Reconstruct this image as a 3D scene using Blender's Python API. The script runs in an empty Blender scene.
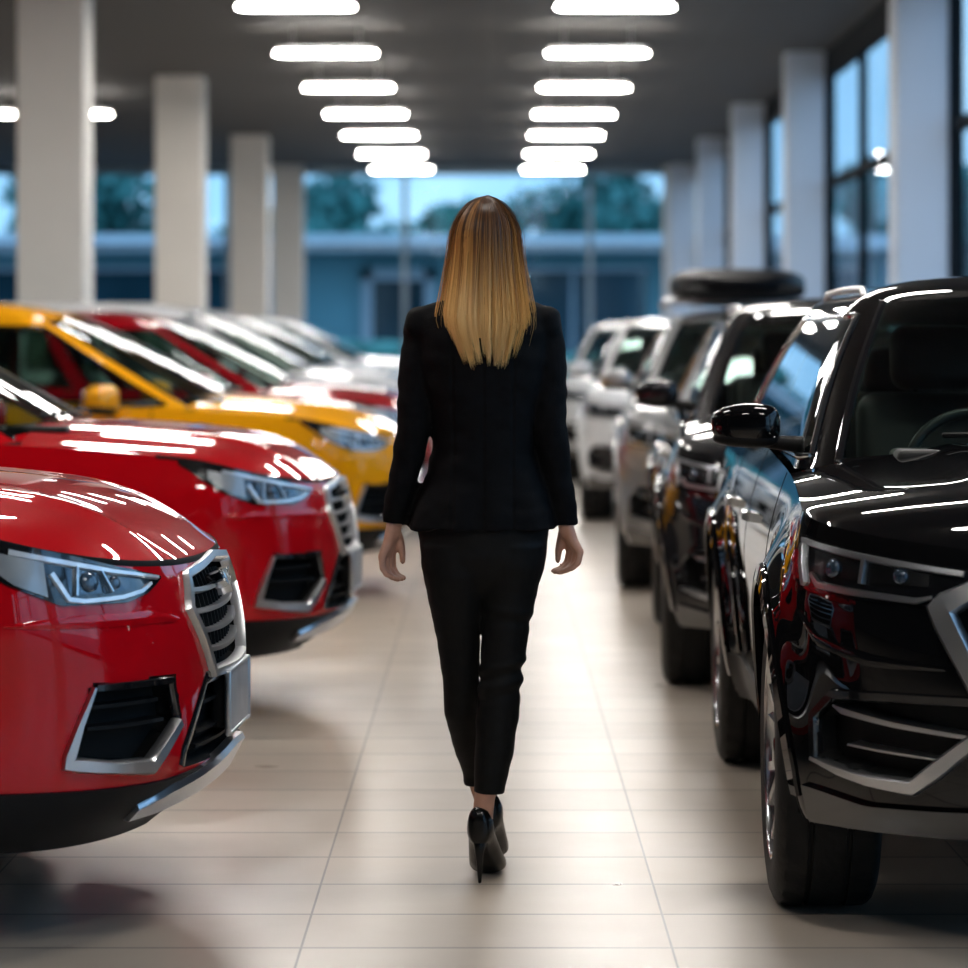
import bpy, bmesh, math, random
import numpy as np
from mathutils import Vector, noise
random.seed(7)
rng = np.random.default_rng(5)
SC = bpy.context.scene
COL = SC.collection
PI = math.pi

# ------------------------------------------------------------------ helpers
def link(o, parent=None):
    COL.objects.link(o)
    if parent is not None:
        o.parent = parent
    return o

def tag(o, label=None, cat=None, group=None, kind=None):
    if label: o['label'] = label
    if cat: o['category'] = cat
    if group: o['group'] = group
    if kind: o['kind'] = kind
    return o

def empty(name, loc=(0, 0, 0), rz=0.0):
    o = bpy.data.objects.new(name, None)
    o.empty_display_size = .2
    o.location = loc
    o.rotation_euler = (0, 0, rz)
    return link(o)

def mk(name, vf, mat, parent=None, smooth=True, angle=40, loc=None):
    """one mesh object out of (verts, faces) or a list of such pairs"""
    if isinstance(vf, list):
        V, F = [], []
        for v, f in vf:
            b = len(V)
            V.extend([tuple(p) for p in v])
            F.extend([tuple(i + b for i in q) for q in f])
    else:
        V = [tuple(p) for p in vf[0]]
        F = [tuple(q) for q in vf[1]]
    me = bpy.data.meshes.new(name)
    me.from_pydata(V, [], F)
    me.validate()
    me.materials.append(mat)
    bm = bmesh.new()
    bm.from_mesh(me)
    bmesh.ops.recalc_face_normals(bm, faces=bm.faces)
    bm.to_mesh(me)
    bm.free()
    if smooth:
        me.polygons.foreach_set('use_smooth', [True] * len(me.polygons))
        me.set_sharp_from_angle(angle=math.radians(angle))
    me.update()
    o = bpy.data.objects.new(name, me)
    if loc is not None:
        o.location = loc
    return link(o, parent)

def curve(pts):
    """shape preserving cubic through (x, y) pairs"""
    xs = np.array([p[0] for p in pts], float)
    ys = np.array([p[1] for p in pts], float)
    h = np.diff(xs); d = np.diff(ys) / h
    m = np.zeros_like(xs)
    m[0], m[-1] = d[0], d[-1]
    for i in range(1, len(xs) - 1):
        if d[i - 1] * d[i] > 0:
            w1, w2 = 2 * h[i] + h[i - 1], h[i] + 2 * h[i - 1]
            m[i] = (w1 + w2) / (w1 / d[i - 1] + w2 / d[i])
    def f(x):
        x = np.clip(np.asarray(x, float), xs[0], xs[-1])
        i = np.clip(np.searchsorted(xs, x) - 1, 0, len(h) - 1)
        t = (x - xs[i]) / h[i]
        return ((2 * t ** 3 - 3 * t ** 2 + 1) * ys[i] + (t ** 3 - 2 * t ** 2 + t) * h[i] * m[i]
                + (-2 * t ** 3 + 3 * t ** 2) * ys[i + 1] + (t ** 3 - t ** 2) * h[i] * m[i + 1])
    return f

def grid_faces(nr, nc, base=0, wrap=False):
    F = []
    for r in range(nr - 1):
        for c in range(nc - (0 if wrap else 1)):
            c2 = (c + 1) % nc
            F.append((base + r * nc + c, base + r * nc + c2, base + (r + 1) * nc + c2, base + (r + 1) * nc + c))
    return F

def box(x0, x1, y0, y1, z0, z1):
    V = [(x, y, z) for z in (z0, z1) for y in (y0, y1) for x in (x0, x1)]
    F = [(0, 2, 3, 1), (4, 5, 7, 6), (0, 1, 5, 4), (2, 6, 7, 3), (0, 4, 6, 2), (1, 3, 7, 5)]
    return V, F

def rbox(cx, cy, cz, sx, sy, sz, bev=.02, seg=3):
    """box with rounded edges, as (verts, faces)"""
    bm = bmesh.new()
    bmesh.ops.create_cube(bm, size=1)
    for v in bm.verts:
        v.co = Vector((cx + v.co.x * sx, cy + v.co.y * sy, cz + v.co.z * sz))
    bmesh.ops.bevel(bm, geom=bm.edges[:], offset=min(bev, .49 * min(sx, sy, sz)), segments=seg, affect='EDGES', profile=.5)
    bm.verts.index_update()
    out = ([tuple(v.co) for v in bm.verts], [tuple(v.index for v in f.verts) for f in bm.faces])
    bm.free()
    return out

def sellipsoid(c, r, e=2.6, nu=28, nv=18, warp=None):
    """superellipsoid"""
    V, F = [], []
    def sp(a, p): return math.copysign(abs(a) ** p, a)
    for i in range(nv + 1):
        th = -PI / 2 + PI * i / nv
        for j in range(nu):
            ph = 2 * PI * j / nu
            p = [sp(math.cos(th), 2 / e) * sp(math.cos(ph), 2 / e), sp(math.cos(th), 2 / e) * sp(math.sin(ph), 2 / e), sp(math.sin(th), 2 / e)]
            if warp: p = warp(*p)
            V.append((c[0] + p[0] * r[0], c[1] + p[1] * r[1], c[2] + p[2] * r[2]))
    return V, grid_faces(nv + 1, nu, wrap=True)

def lathe(profile, seg=48, axis='y', mod=None):
    """profile [(radius, along)] turned about the axis through the origin"""
    V = []
    for k, (r, a) in enumerate(profile):
        for j in range(seg):
            t = 2 * PI * j / seg
            rr = r + (mod(k, j) if mod else 0)
            if axis == 'y': V.append((rr * math.cos(t), a, rr * math.sin(t)))
            else: V.append((rr * math.cos(t), rr * math.sin(t), a))
    return V, grid_faces(len(profile), seg, wrap=True)

def tube(pts, rad, seg=10, flat=None, cap=True):
    """tube along points with a radius per point; flat = (side vector, factor) squashes it"""
    P = [Vector(p) for p in pts]
    if not hasattr(rad, '__len__'): rad = [rad] * len(P)
    V = []
    up = None
    rings = []
    for i, p in enumerate(P):
        t = (P[min(i + 1, len(P) - 1)] - P[max(i - 1, 0)]).normalized()
        if up is None:
            a = Vector((0, 0, 1)) if abs(t.z) < .9 else Vector((1, 0, 0))
            up = (a - t * a.dot(t)).normalized()
        else:
            up = (up - t * up.dot(t)).normalized()
        rings.append((p, up.copy(), t.cross(up).normalized(), t, rad[i]))
    def ring(c, u, w, r):
        for j in range(seg):
            a = 2 * PI * j / seg
            V.append(tuple(c + u * (r * math.cos(a)) + w * (r * math.sin(a))))
    if cap:
        p, u, w, t, r = rings[0]
        for k in (0, 1, 2):
            a = PI / 2 * (1 - (k + .15) / 3.0)
            ring(p - t * (r * math.sin(a)), u, w, r * math.cos(a))
    for p, u, w, t, r in rings: ring(p, u, w, r)
    if cap:
        p, u, w, t, r = rings[-1]
        for k in (2, 1, 0):
            a = PI / 2 * (1 - (k + .15) / 3.0)
            ring(p + t * (r * math.sin(a)), u, w, r * math.cos(a))
    n = len(V) // seg
    F = grid_faces(n, seg, wrap=True)
    F.append(tuple(range(seg))[::-1])
    F.append(tuple((n - 1) * seg + j for j in range(seg)))
    return V, F

def loftz(rings, seg=40, e=2.0):
    """horizontal elliptic rings (cx, cy, cz, rx, ry)"""
    V = []
    def sp(a, p): return math.copysign(abs(a) ** p, a)
    for cx, cy, cz, rx, ry in rings:
        for j in range(seg):
            a = 2 * PI * j / seg
            V.append((cx + rx * sp(math.cos(a), 2 / e), cy + ry * sp(math.sin(a), 2 / e), cz))
    F = grid_faces(len(rings), seg, wrap=True)
    F.append(tuple(range(seg))[::-1])
    F.append(tuple((len(rings) - 1) * seg + j for j in range(seg)))
    return V, F

def prism(poly, y0, y1, axis='y'):
    """extrude a polygon; axis y: poly is (x, z)"""
    n = len(poly)
    if axis == 'y': V = [(p[0], y, p[1]) for y in (y0, y1) for p in poly]
    elif axis == 'x': V = [(y, p[0], p[1]) for y in (y0, y1) for p in poly]
    else: V = [(p[0], p[1], y) for y in (y0, y1) for p in poly]
    F = [tuple(range(n)), tuple(range(2 * n - 1, n - 1, -1))]
    F += [(i, (i + 1) % n, n + (i + 1) % n, n + i) for i in range(n)]
    return V, F

def remeshed(name, parts, mat, voxel, smooth, parent, post=None):
    o = mk('temporary', parts, mat)
    m = o.modifiers.new('r', 'REMESH'); m.mode = 'VOXEL'; m.voxel_size = voxel
    s = o.modifiers.new('s', 'SMOOTH'); s.factor = .5; s.iterations = smooth
    dg = bpy.context.evaluated_depsgraph_get()
    me = bpy.data.meshes.new_from_object(o.evaluated_get(dg))
    old = o.data
    bpy.data.objects.remove(o); bpy.data.meshes.remove(old)
    me.name = name
    if post:
        n = len(me.vertices)
        co = np.empty(n * 3); me.vertices.foreach_get('co', co)
        no = np.empty(n * 3); me.vertices.foreach_get('normal', no)
        co = co.reshape(-1, 3); no = no.reshape(-1, 3)
        new = np.array([post(Vector(c), Vector(m)) for c, m in zip(co, no)])
        me.vertices.foreach_set('co', new.reshape(-1)); me.update()
    me.polygons.foreach_set('use_smooth', [True] * len(me.polygons))
    me.materials.clear(); me.materials.append(mat)
    return link(bpy.data.objects.new(name, me), parent)

# ------------------------------------------------------------------ materials
def nodes(name):
    m = bpy.data.materials.new(name)
    m.use_nodes = True
    nt = m.node_tree
    return m, nt, nt.nodes['Principled BSDF']

def pm(name, col, rough=.5, metal=0., coat=0., coat_rough=.03, spec=.5, emit=None, es=0., var=.06, scale=8., bump=0., bscale=60.):
    """principled material with a slight procedural variation of its own colour"""
    m, nt, b = nodes(name)
    b.inputs['Roughness'].default_value = rough
    b.inputs['Metallic'].default_value = metal
    b.inputs['Coat Weight'].default_value = coat
    b.inputs['Coat Roughness'].default_value = coat_rough
    b.inputs['Specular IOR Level'].default_value = spec
    tc = nt.nodes.new('ShaderNodeTexCoord')
    n = nt.nodes.new('ShaderNodeTexNoise'); n.inputs['Scale'].default_value = scale
    nt.links.new(tc.outputs['Object'], n.inputs['Vector'])
    r = nt.nodes.new('ShaderNodeValToRGB')
    r.color_ramp.elements[0].position = .3; r.color_ramp.elements[1].position = .7
    r.color_ramp.elements[0].color = (*[c * (1 - var) for c in col], 1)
    r.color_ramp.elements[1].color = (*[min(1, c * (1 + var)) for c in col], 1)
    nt.links.new(n.outputs['Fac'], r.inputs['Fac'])
    nt.links.new(r.outputs['Color'], b.inputs['Base Color'])
    if bump:
        n2 = nt.nodes.new('ShaderNodeTexNoise'); n2.inputs['Scale'].default_value = bscale
        nt.links.new(tc.outputs['Object'], n2.inputs['Vector'])
        bp = nt.nodes.new('ShaderNodeBump'); bp.inputs['Strength'].default_value = bump; bp.inputs['Distance'].default_value = .01
        nt.links.new(n2.outputs['Fac'], bp.inputs['Height']); nt.links.new(bp.outputs['Normal'], b.inputs['Normal'])
    if emit:
        b.inputs['Emission Color'].default_value = (*emit, 1); b.inputs['Emission Strength'].default_value = es
    return m

def glass_mat(name, tint, r0=.04, k=.9):
    """thin pane: a clear tinted pass and a mirror reflection that grows towards grazing angles, alike on both faces"""
    m = bpy.data.materials.new(name); m.use_nodes = True
    nt = m.node_tree; nt.nodes.clear()
    out = nt.nodes.new('ShaderNodeOutputMaterial')
    tr = nt.nodes.new('ShaderNodeBsdfTransparent'); tr.inputs['Color'].default_value = (*tint, 1)
    gl = nt.nodes.new('ShaderNodeBsdfGlossy'); gl.inputs['Roughness'].default_value = 0
    gl.inputs['Color'].default_value = (.95, .97, 1, 1)
    lw = nt.nodes.new('ShaderNodeLayerWeight'); lw.inputs['Blend'].default_value = .5
    pw = nt.nodes.new('ShaderNodeMath'); pw.operation = 'POWER'; pw.inputs[1].default_value = 5
    ma = nt.nodes.new('ShaderNodeMath'); ma.operation = 'MULTIPLY_ADD'; ma.inputs[1].default_value = k; ma.inputs[2].default_value = r0
    nt.links.new(lw.outputs['Facing'], pw.inputs[0]); nt.links.new(pw.outputs[0], ma.inputs[0])
    mx = nt.nodes.new('ShaderNodeMixShader')
    nt.links.new(ma.outputs[0], mx.inputs['Fac'])
    nt.links.new(tr.outputs[0], mx.inputs[1]); nt.links.new(gl.outputs[0], mx.inputs[2])
    nt.links.new(mx.outputs[0], out.inputs['Surface'])
    return m

def paint(name, col, metal=0., rough=.4):
    return pm('paint_' + name, col, rough, metal, 1., .008, spec=0., var=.015, scale=3)

M = dict(
    chrome=pm('chrome', (.78, .79, .8), .12, 1., var=.02),
    satin=pm('satin_silver', (.62, .63, .65), .3, 1., var=.03),
    dark_chrome=pm('dark_chrome', (.15, .155, .16), .22, 1., var=.03),
    gloss_black=pm('gloss_black', (.006, .006, .007), .12, coat=1., var=.1),
    plastic=pm('black_plastic', (.004, .004, .0043), .5, spec=.2, var=.2, scale=30),
    rubber=pm('tyre_rubber', (.007, .007, .007), .6, spec=.3, var=.25, scale=25, bump=.15),
    void=pm('dark_void', (.004, .004, .004), .8, spec=.2, var=.1),
    lens_blue=pm('lamp_lens', (.035, .06, .09), .08, .4, coat=1., var=.3, scale=30),
    reflector=pm('lamp_reflector', (.13, .15, .17), .16, .9, var=.12, scale=25),
    lamp_grey=pm('lamp_grey', (.36, .38, .39), .25, .5, coat=.6, var=.08, scale=20),
    drl=pm('light_guide', (.8, .84, .88), .15, .35, coat=1., var=.03),
    plate=pm('plate_face', (.42, .42, .43), .4, .3, var=.1, scale=12),
    seat=pm('seat_leather', (.012, .012, .013), .45, var=.15, scale=20, bump=.1),
    dash=pm('dash_plastic', (.012, .013, .014), .45, var=.2, scale=15),
    amber=pm('amber_reflector', (.7, .16, .02), .25, coat=1., var=.15, scale=40),
    tail=pm('tail_lamp_red', (.3, .004, .006), .15, coat=1., var=.15, scale=30),
    rim=pm('alloy_rim', (.55, .56, .58), .2, 1., var=.03),
    cglass=glass_mat('car_glass', (.54, .64, .60), .04, .9),
    lampglass=glass_mat('lamp_cover', (.97, .985, 1.), .012, .12),
)
# ------------------------------------------------------------------ cars
# car frame: nose at x = 0, +x forward, z up. A body skin is addressed by (s, z): s runs along the plan outline
# from the nose round the corner (positive: the car's right side), z is the height.
class Body:
    def __init__(self, xf, W, x1, n, L, zsh, zbot, hoodc, arches, xr, Ra, zref=.6, flare=.02):
        self.xf, self.W, self.x1, self.n, self.L = curve(xf), curve(W), x1, n, L
        self.zsh_x, self.zbot, self.hoodc, self.xr = curve(zsh), zbot, curve(hoodc), curve(xr)
        self.arches, self.Ra, self.fl = arches, Ra, flare
        self.x2 = -L + .42
        ph = np.concatenate([np.linspace(0, .02, 20)[:-1] , np.linspace(.02, PI / 2, 500)])
        xx, yy = self._front(ph, zref)
        d = np.concatenate([[0], np.cumsum(np.hypot(np.diff(xx), np.diff(yy)))])
        self.ph, self.sph, self.s1 = ph, d, d[-1]
        self.s2 = self.s1 + (self.x1 - self.x2)
        self.q2 = np.linspace(0, PI / 2, 600)
        xx, yy = self._rear(self.q2, zref)   # from the side to the tail centre
        self.sph2 = np.concatenate([[0], np.cumsum(np.hypot(np.diff(xx), np.diff(yy)))])
        self.s3 = self.s2 + self.sph2[-1]
        self.insets = []
    def _front(self, ph, z):
        k = 2 / self.n
        xf = self.xf(z); R = xf - self.x1
        return xf - R * (1 - np.cos(ph).clip(0) ** k), self.W(z) * np.sin(ph).clip(0) ** k
    def _rear(self, q, z):
        # q: 0 at the side, pi/2 at the tail centre
        xr = self.xr(z); R = self.x2 - xr
        k = 2 / 3.0
        return self.x2 - R * np.sin(q).clip(0) ** k, self.W(z) * np.cos(q).clip(0) ** k
    def raw(self, s, z):
        s = np.asarray(s, float); z = np.asarray(z, float)
        s, z = np.broadcast_arrays(s, z)
        a = np.abs(s); sg = np.where(s < 0, -1., 1.)
        ph = np.interp(a, self.sph, self.ph)
        x, b = self._front(ph, z)
        xs = self.x1 - (a - self.s1)
        side = a > self.s1
        x = np.where(side, xs, x)
        b = np.where(side, self.W(z), b)
        rear = a > self.s2
        q = np.interp(a - self.s2, self.sph2, self.q2)
        xr, br = self._rear(q, z)
        x = np.where(rear, xr, x); b = np.where(rear, br, b)
        # wheel arch flares and a waist line along the flank
        for xw, zw in self.arches:
            r = np.hypot(x - xw, z - zw)
            b = b + self.fl * np.exp(-((r - self.Ra) / .09) ** 2) * (b > .6)
        return np.stack([x, -sg * b, z], -1)
    def at(self, s, z, off=0.):
        p = self.raw(s, z)
        e = .004
        du = self.raw(np.asarray(s) + e, z) - self.raw(np.asarray(s) - e, z)
        dv = self.raw(s, np.asarray(z) + e) - self.raw(s, np.asarray(z) - e)
        n = np.cross(dv, du)
        n = n / np.maximum(np.linalg.norm(n, axis=-1, keepdims=True), 1e-9)
        # outward
        c = p.copy(); c[..., 0] = np.clip(p[..., 0], -self.L + .9, -.9); c[..., 1] = 0; c[..., 2] = z
        flip = np.sign(np.sum(n * (p - c), -1, keepdims=True)); flip[flip == 0] = 1
        return p + n * flip * np.asarray(off)[..., None]
    def s_of_x(self, x):
        ss = np.linspace(0, self.s3, 1500)
        xx = self.raw(ss, np.full_like(ss, .6))[:, 0]
        return np.interp(-x, -xx, ss)
    def zsh(self, s):
        return self.zsh_x(np.clip(self.raw(s, np.full(np.shape(s), .7))[..., 0], -self.L, .2))

def inpoly(poly, s, z):
    inside = np.zeros(np.shape(s), bool)
    n = len(poly)
    for i in range(n):
        (x1, y1), (x2, y2) = poly[i], poly[(i + 1) % n]
        c = ((y1 > z) != (y2 > z)) & (s < (x2 - x1) * (z - y1) / ((y2 - y1) if y2 != y1 else 1e-9) + x1)
        inside ^= c
    return inside

def body_skin(B, ds=.014, nv=54):
    S = np.concatenate([np.arange(0, B.s1 + .25, ds), np.arange(B.s1 + .25 + ds, B.s2, .03), np.linspace(B.s2, B.s3, 22)])
    S = np.concatenate([-S[:0:-1], S])
    v = np.linspace(0, 1, nv)
    zb = B.zbot; zt = B.zsh(S)
    Z = zb + (zt - zb)[None, :] * v[:, None]
    SS = np.broadcast_to(S[None, :], Z.shape)
    off = np.zeros_like(Z)
    for poly, d in B.insets:
        off = np.where(inpoly(poly, np.abs(SS), Z), -d, off)
    P = B.at(SS, Z, off)
    # crisp round arches
    keep_r = np.full(Z.shape, 9.)
    for xw, zw in B.arches:
        dx, dz = P[..., 0] - xw, P[..., 2] - zw
        r = np.hypot(dx, dz)
        near = (np.abs(r - B.Ra) < .016) & (np.abs(P[..., 1]) > .55)
        f = np.where(near, B.Ra / np.maximum(r, 1e-6), 1.)
        P[..., 0] = xw + dx * f; P[..., 2] = zw + dz * f
        keep_r = np.minimum(keep_r, np.where(np.abs(P[..., 1]) > .55, np.hypot(P[..., 0] - xw, P[..., 2] - zw), 9.))
    # roll the top edge inward a little
    nr, nc = Z.shape
    F = []
    kr = keep_r.reshape(-1)
    for f in grid_faces(nr, nc):
        if sum(kr[list(f)]) / 4 < B.Ra - .003: continue
        F.append(f)
    deep = (off < 0).reshape(-1)
    global DEEP
    DEEP = [bool(any(deep[list(f)])) for f in F]
    return P.reshape(-1, 3), F

def patch(B, s0, s1, top, bot, off=.003, ns=40, nz=8, depth=.02):
    """raised panel on the skin between two lines (s, z) with a folded-back rim"""
    ss = np.linspace(s0, s1, ns)
    zt = np.interp(ss, [p[0] for p in top], [p[1] for p in top])
    zb = np.interp(ss, [p[0] for p in bot], [p[1] for p in bot])
    w = np.linspace(0, 1, nz)
    Z = zb[None, :] + (zt - zb)[None, :] * w[:, None]
    S = np.broadcast_to(ss[None, :], Z.shape)
    P = B.at(S, Z, np.full(Z.shape, off))
    Q = B.at(S, Z, np.full(Z.shape, off - depth))
    V = list(P.reshape(-1, 3)); F = grid_faces(nz, ns)
    ring = [c for c in range(ns)] + [r * ns + ns - 1 for r in range(1, nz)] + [(nz - 1) * ns + c for c in range(ns - 2, -1, -1)] + [r * ns for r in range(nz - 2, 0, -1)]
    b = len(V); qv = Q.reshape(-1, 3)
    V += [qv[i] for i in ring]
    m = len(ring)
    F += [(ring[i], ring[(i + 1) % m], b + (i + 1) % m, b + i) for i in range(m)]
    return V, F

def ribbon(B, path, w, h=.008, closed=False, sub=8, base=0., round_=.35):
    """raised moulding along a line (s, z) on the skin; w may be a list, one per point"""
    P = [np.array(p, float) for p in path]
    if not hasattr(w, '__len__'): w = [w] * len(P)
    pts, ws = [], []
    m = len(P)
    for i in range(m if closed else m - 1):
        for k in range(sub):
            t = k / sub
            pts.append(P[i] * (1 - t) + P[(i + 1) % m] * t); ws.append(w[i] * (1 - t) + w[(i + 1) % m] * t)
    if not closed: pts.append(P[-1]); ws.append(w[-1])
    pts = np.array(pts); ws = np.array(ws)
    n = len(pts)
    tan = np.zeros_like(pts)
    for i in range(n):
        a = pts[(i - 1) % n] if closed or i > 0 else pts[i]
        b = pts[(i + 1) % n] if closed or i < n - 1 else pts[i]
        tan[i] = (b - a) / max(np.linalg.norm(b - a), 1e-9)
    nor = np.stack([-tan[:, 1], tan[:, 0]], 1)
    prof = [(-.5, -.012), (-.5, h * .5), (-.5 + round_ * .4, h), (.5 - round_ * .4, h), (.5, h * .5), (.5, -.012)]
    cols = []
    for a, hh in prof:
        q = pts + nor * (ws * a)[:, None]
        cols.append(B.at(q[:, 0], q[:, 1], np.full(n, base + hh)))
    V = np.stack(cols, 1).reshape(-1, 3)
    k = len(prof)
    F = []
    for i in range(n if closed else n - 1):
        j = (i + 1) % n
        for c in range(k):
            c2 = (c + 1) % k
            F.append((i * k + c, i * k + c2, j * k + c2, j * k + c))
    if not closed:
        F.append(tuple(range(k))); F.append(tuple((n - 1) * k + c for c in range(k))[::-1])
    return V, F

def mir(poly):
    return [(-a, b) for a, b in poly]

def hood_mesh(B, xcowl, roll=.05):
    ny, nx = 71, 70
    q = np.linspace(-1, 1, ny)
    V = []
    Wt = lambda x: B.W(B.zsh_x(x)) - .002
    for qi in q:
        # the leading edge follows the top rim of the nose
        sE = np.interp(abs(qi), np.linspace(0, 1, 200) , np.linspace(0, B.s1, 200))
        e = B.raw(sE, B.zsh(np.array(sE)))
        xe, be = e[0], abs(e[1])
        for k in range(nx):
            t = (k / (nx - 1)) ** 1.5
            x = xe + (xcowl - xe) * t
            b = be + (abs(qi) * Wt(xcowl) - be) * (t ** .8)
            fr = b / Wt(min(x, B.x1))
            zc, zs = B.hoodc(x), B.zsh_x(x)
            z = zs + (zc - zs) * max(0, 1 - fr ** 2.6)
            # power bulges running back from the grille corners
            z += .010 * math.exp(-((b - .42 - .08 * t) / .06) ** 2) * min(1, t * 4)
            z -= (z - e[2]) * math.exp(-(xe - x) / roll)
            V.append((x, -math.copysign(b, qi) if qi else 0., z))
    return V, grid_faces(ny, nx)

class House:
    """glass house: rings of constant v from the waist (0) to the roof spine (1)"""
    def __init__(self, tab, n=2.9, uw=58, ua=72, sides=((.0, .37), (.42, .70), (.74, .93))):
        v = [r[0] for r in tab]
        self.c = [curve(list(zip(v, [r[i] for r in tab]))) for i in range(1, 9)]
        self.n = n
        # u lines: list of (kind, value); cells tagged glass or body
        U = []
        for d in np.linspace(0, uw, 18): U.append(('f', d))
        for d in np.linspace(uw, ua, 4)[1:]: U.append(('f', d))
        for d in np.linspace(ua, 90, 6)[1:]: U.append(('f', d))
        fr = sorted(set([0.] + [round(x, 4) for a, b in sides for x in np.linspace(a, b, 7)] + [1.]))
        for f in fr[1:]: U.append(('s', f))
        for d in np.linspace(0, 90, 16)[1:]: U.append(('r', d))
        self.U, self.uw, self.ua, self.sides = U, uw, ua, sides
        self.V = [0, .03, .06] + list(np.linspace(.06, .72, 12)[1:]) + [.755, .79] + list(np.linspace(.79, 1, 14)[1:])
    def pt(self, u, v):
        xF, zF, xR, zR, W, zS, Rf, Rr = [float(c(v)) for c in self.c]
        k = 2 / self.n
        kind, val = u
        if kind == 'f':
            p = math.radians(val)
            s2 = math.sin(p) ** 2
            return (xF - Rf * (1 - max(0, math.cos(p)) ** k), W * math.sin(p) ** k, zF * (1 - s2) + zS * s2)
        if kind == 's':
            a, b = xF - Rf, xR + Rr
            return (a + (b - a) * val, W, zS)
        p = math.radians(val)
        s2 = math.sin(p) ** 2
        return (xR + Rr * (1 - math.sin(p) ** k), W * max(0, math.cos(p)) ** k, zS * (1 - s2) + zR * s2)
    def kind(self, i, j):
        (k0, a), (k1, b) = self.U[i], self.U[i + 1]
        v0, v1 = self.V[j], self.V[j + 1]
        m = (a + b) / 2 if k0 == k1 else b / 2
        if k1 == 'f' and b <= self.uw + 1e-6: return 'windshield' if .03 <= v0 and v1 <= .7901 else 'body'
        if k1 == 'f' and a >= self.ua - 1e-6: return 'side0' if .06 <= v0 + 1e-9 and v1 <= .7201 else 'body'
        if k1 == 's':
            for q, (s0, s1) in enumerate(self.sides):
                if s0 - 1e-6 <= (a if k0 == 's' else 0) and b <= s1 + 1e-6:
                    return 'side%d' % q if .06 <= v0 + 1e-9 and v1 <= .7201 else 'body'
            return 'body'
        if k1 == 'r' and k0 == 'r' and a >= 20: return 'rear' if .1 <= v0 and v1 <= .7201 else 'body'
        return 'body'
    def build(self):
        """{kind: (verts, faces)} for both sides; right side windows and left ones apart"""
        out = {}
        nU, nV = len(self.U), len(self.V)
        P = [[self.pt(self.U[i], self.V[j]) for j in range(nV)] for i in range(nU)]
        for sg in (1, -1):
            for i in range(nU - 1):
                for j in range(nV - 1):
                    k = self.kind(i, j)
                    if k.startswith('side'): k += '_r' if sg > 0 else '_l'
                    V, F = out.setdefault(k, ({}, []))
                    q = [(i, j), (i + 1, j), (i + 1, j + 1), (i, j + 1)]
                    idx = []
                    for a, b in q:
                        x, y, z = P[a][b]
                        key = (round(x, 4), round(-sg * y, 4), round(z, 4))
                        idx.append(V.setdefault(key, len(V)))
                    f = []
                    for t in idx:
                        if t not in f: f.append(t)
                    if len(f) > 2: F.append(tuple(f if sg > 0 else f[::-1]))
        return {k: (list(V.keys()), F) for k, (V, F) in out.items()}
    def line(self, us, v0, v1=None):
        return [self.pt(u, v0) for u in us]

def wheel_parts(root, loc, flip, R, w, model):
    """a wheel: the tyre with alloy rim, brake disc and hub cap as sub-parts; outer face towards -y before the flip"""
    h = w / 2
    def mod(k, j):
        if k in (6, 7, 16, 17): return -.007 if j % 4 == 0 else 0
        return 0
    g = .008
    prof = [(R * .66, h * .72), (R * .70, h * .95), (R * .80, h * 1.04), (R * .90, h * 1.0), (R * .955, h * .93), (R * .985, h * .84), (R * .993, h * .78), (R, h * .55), (R, h * .42),
            (R - g, h * .40), (R - g, h * .33), (R, h * .31), (R, -h * .31), (R - g, -h * .33), (R - g, -h * .40), (R, -h * .42), (R, -h * .55), (R * .993, -h * .78), (R * .985, -h * .84),
            (R * .955, -h * .93), (R * .90, -h), (R * .80, -h * 1.04), (R * .70, -h * .95), (R * .66, -h * .72)]
    t = mk('wheel', lathe(prof, 96, 'y', mod), M['rubber'], root, angle=30)
    ro = R * .70
    prof = [(ro * .92, h * .7), (ro * .9, h * .2), (ro * .88, -h * .5), (ro * .93, -h * .86), (ro * .985, -h * .97), (ro, -h * .99), (ro, -h * .84), (ro * .96, -h * .6), (ro * .95, h * .7)]
    parts = [lathe(prof, 64, 'y')]
    ns = 5 if model == 'A' else 7
    for k in range(ns):
        a = 2 * PI * k / ns
        for da in (-.16, .16):
            V = []
            for r, ww, y0, y1 in ((ro * .16, .034, -h * .86, -h * .5), (ro * .5, .022, -h * .80, -h * .55), (ro * .93, .018, -h * .92, -h * .6)):
                aa = a + da * (r / ro) * 1.3
                c, s_ = math.cos(aa), math.sin(aa)
                for (u, y) in ((-ww, y1), (-ww * .6, y0), (ww * .6, y0), (ww, y1)):
                    V.append((r * c - u * s_, y, r * s_ + u * c))
            F = []
            for i in range(2):
                for q in range(4):
                    F.append((i * 4 + q, i * 4 + (q + 1) % 4, i * 4 + 4 + (q + 1) % 4, i * 4 + 4 + q))
            F += [(0, 1, 2, 3), (8, 11, 10, 9)]
            parts.append((V, F))
    rim = mk('rim', parts, M['rim'], t, angle=35)
    mk('hub_cap', lathe([(.001, -h * .93), (ro * .13, -h * .93), (ro * .17, -h * .88), (ro * .18, -h * .5), (.001, -h * .5)], 32), M['dark_chrome'], t)
    mk('brake_disc', lathe([(.001, h * .05), (ro * .72, h * .05), (ro * .72, h * .15), (.001, h * .15)], 40), M['dark_chrome'], t, angle=30)
    t.location = loc
    if flip: t.rotation_euler = (0, 0, PI)
    return t

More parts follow.
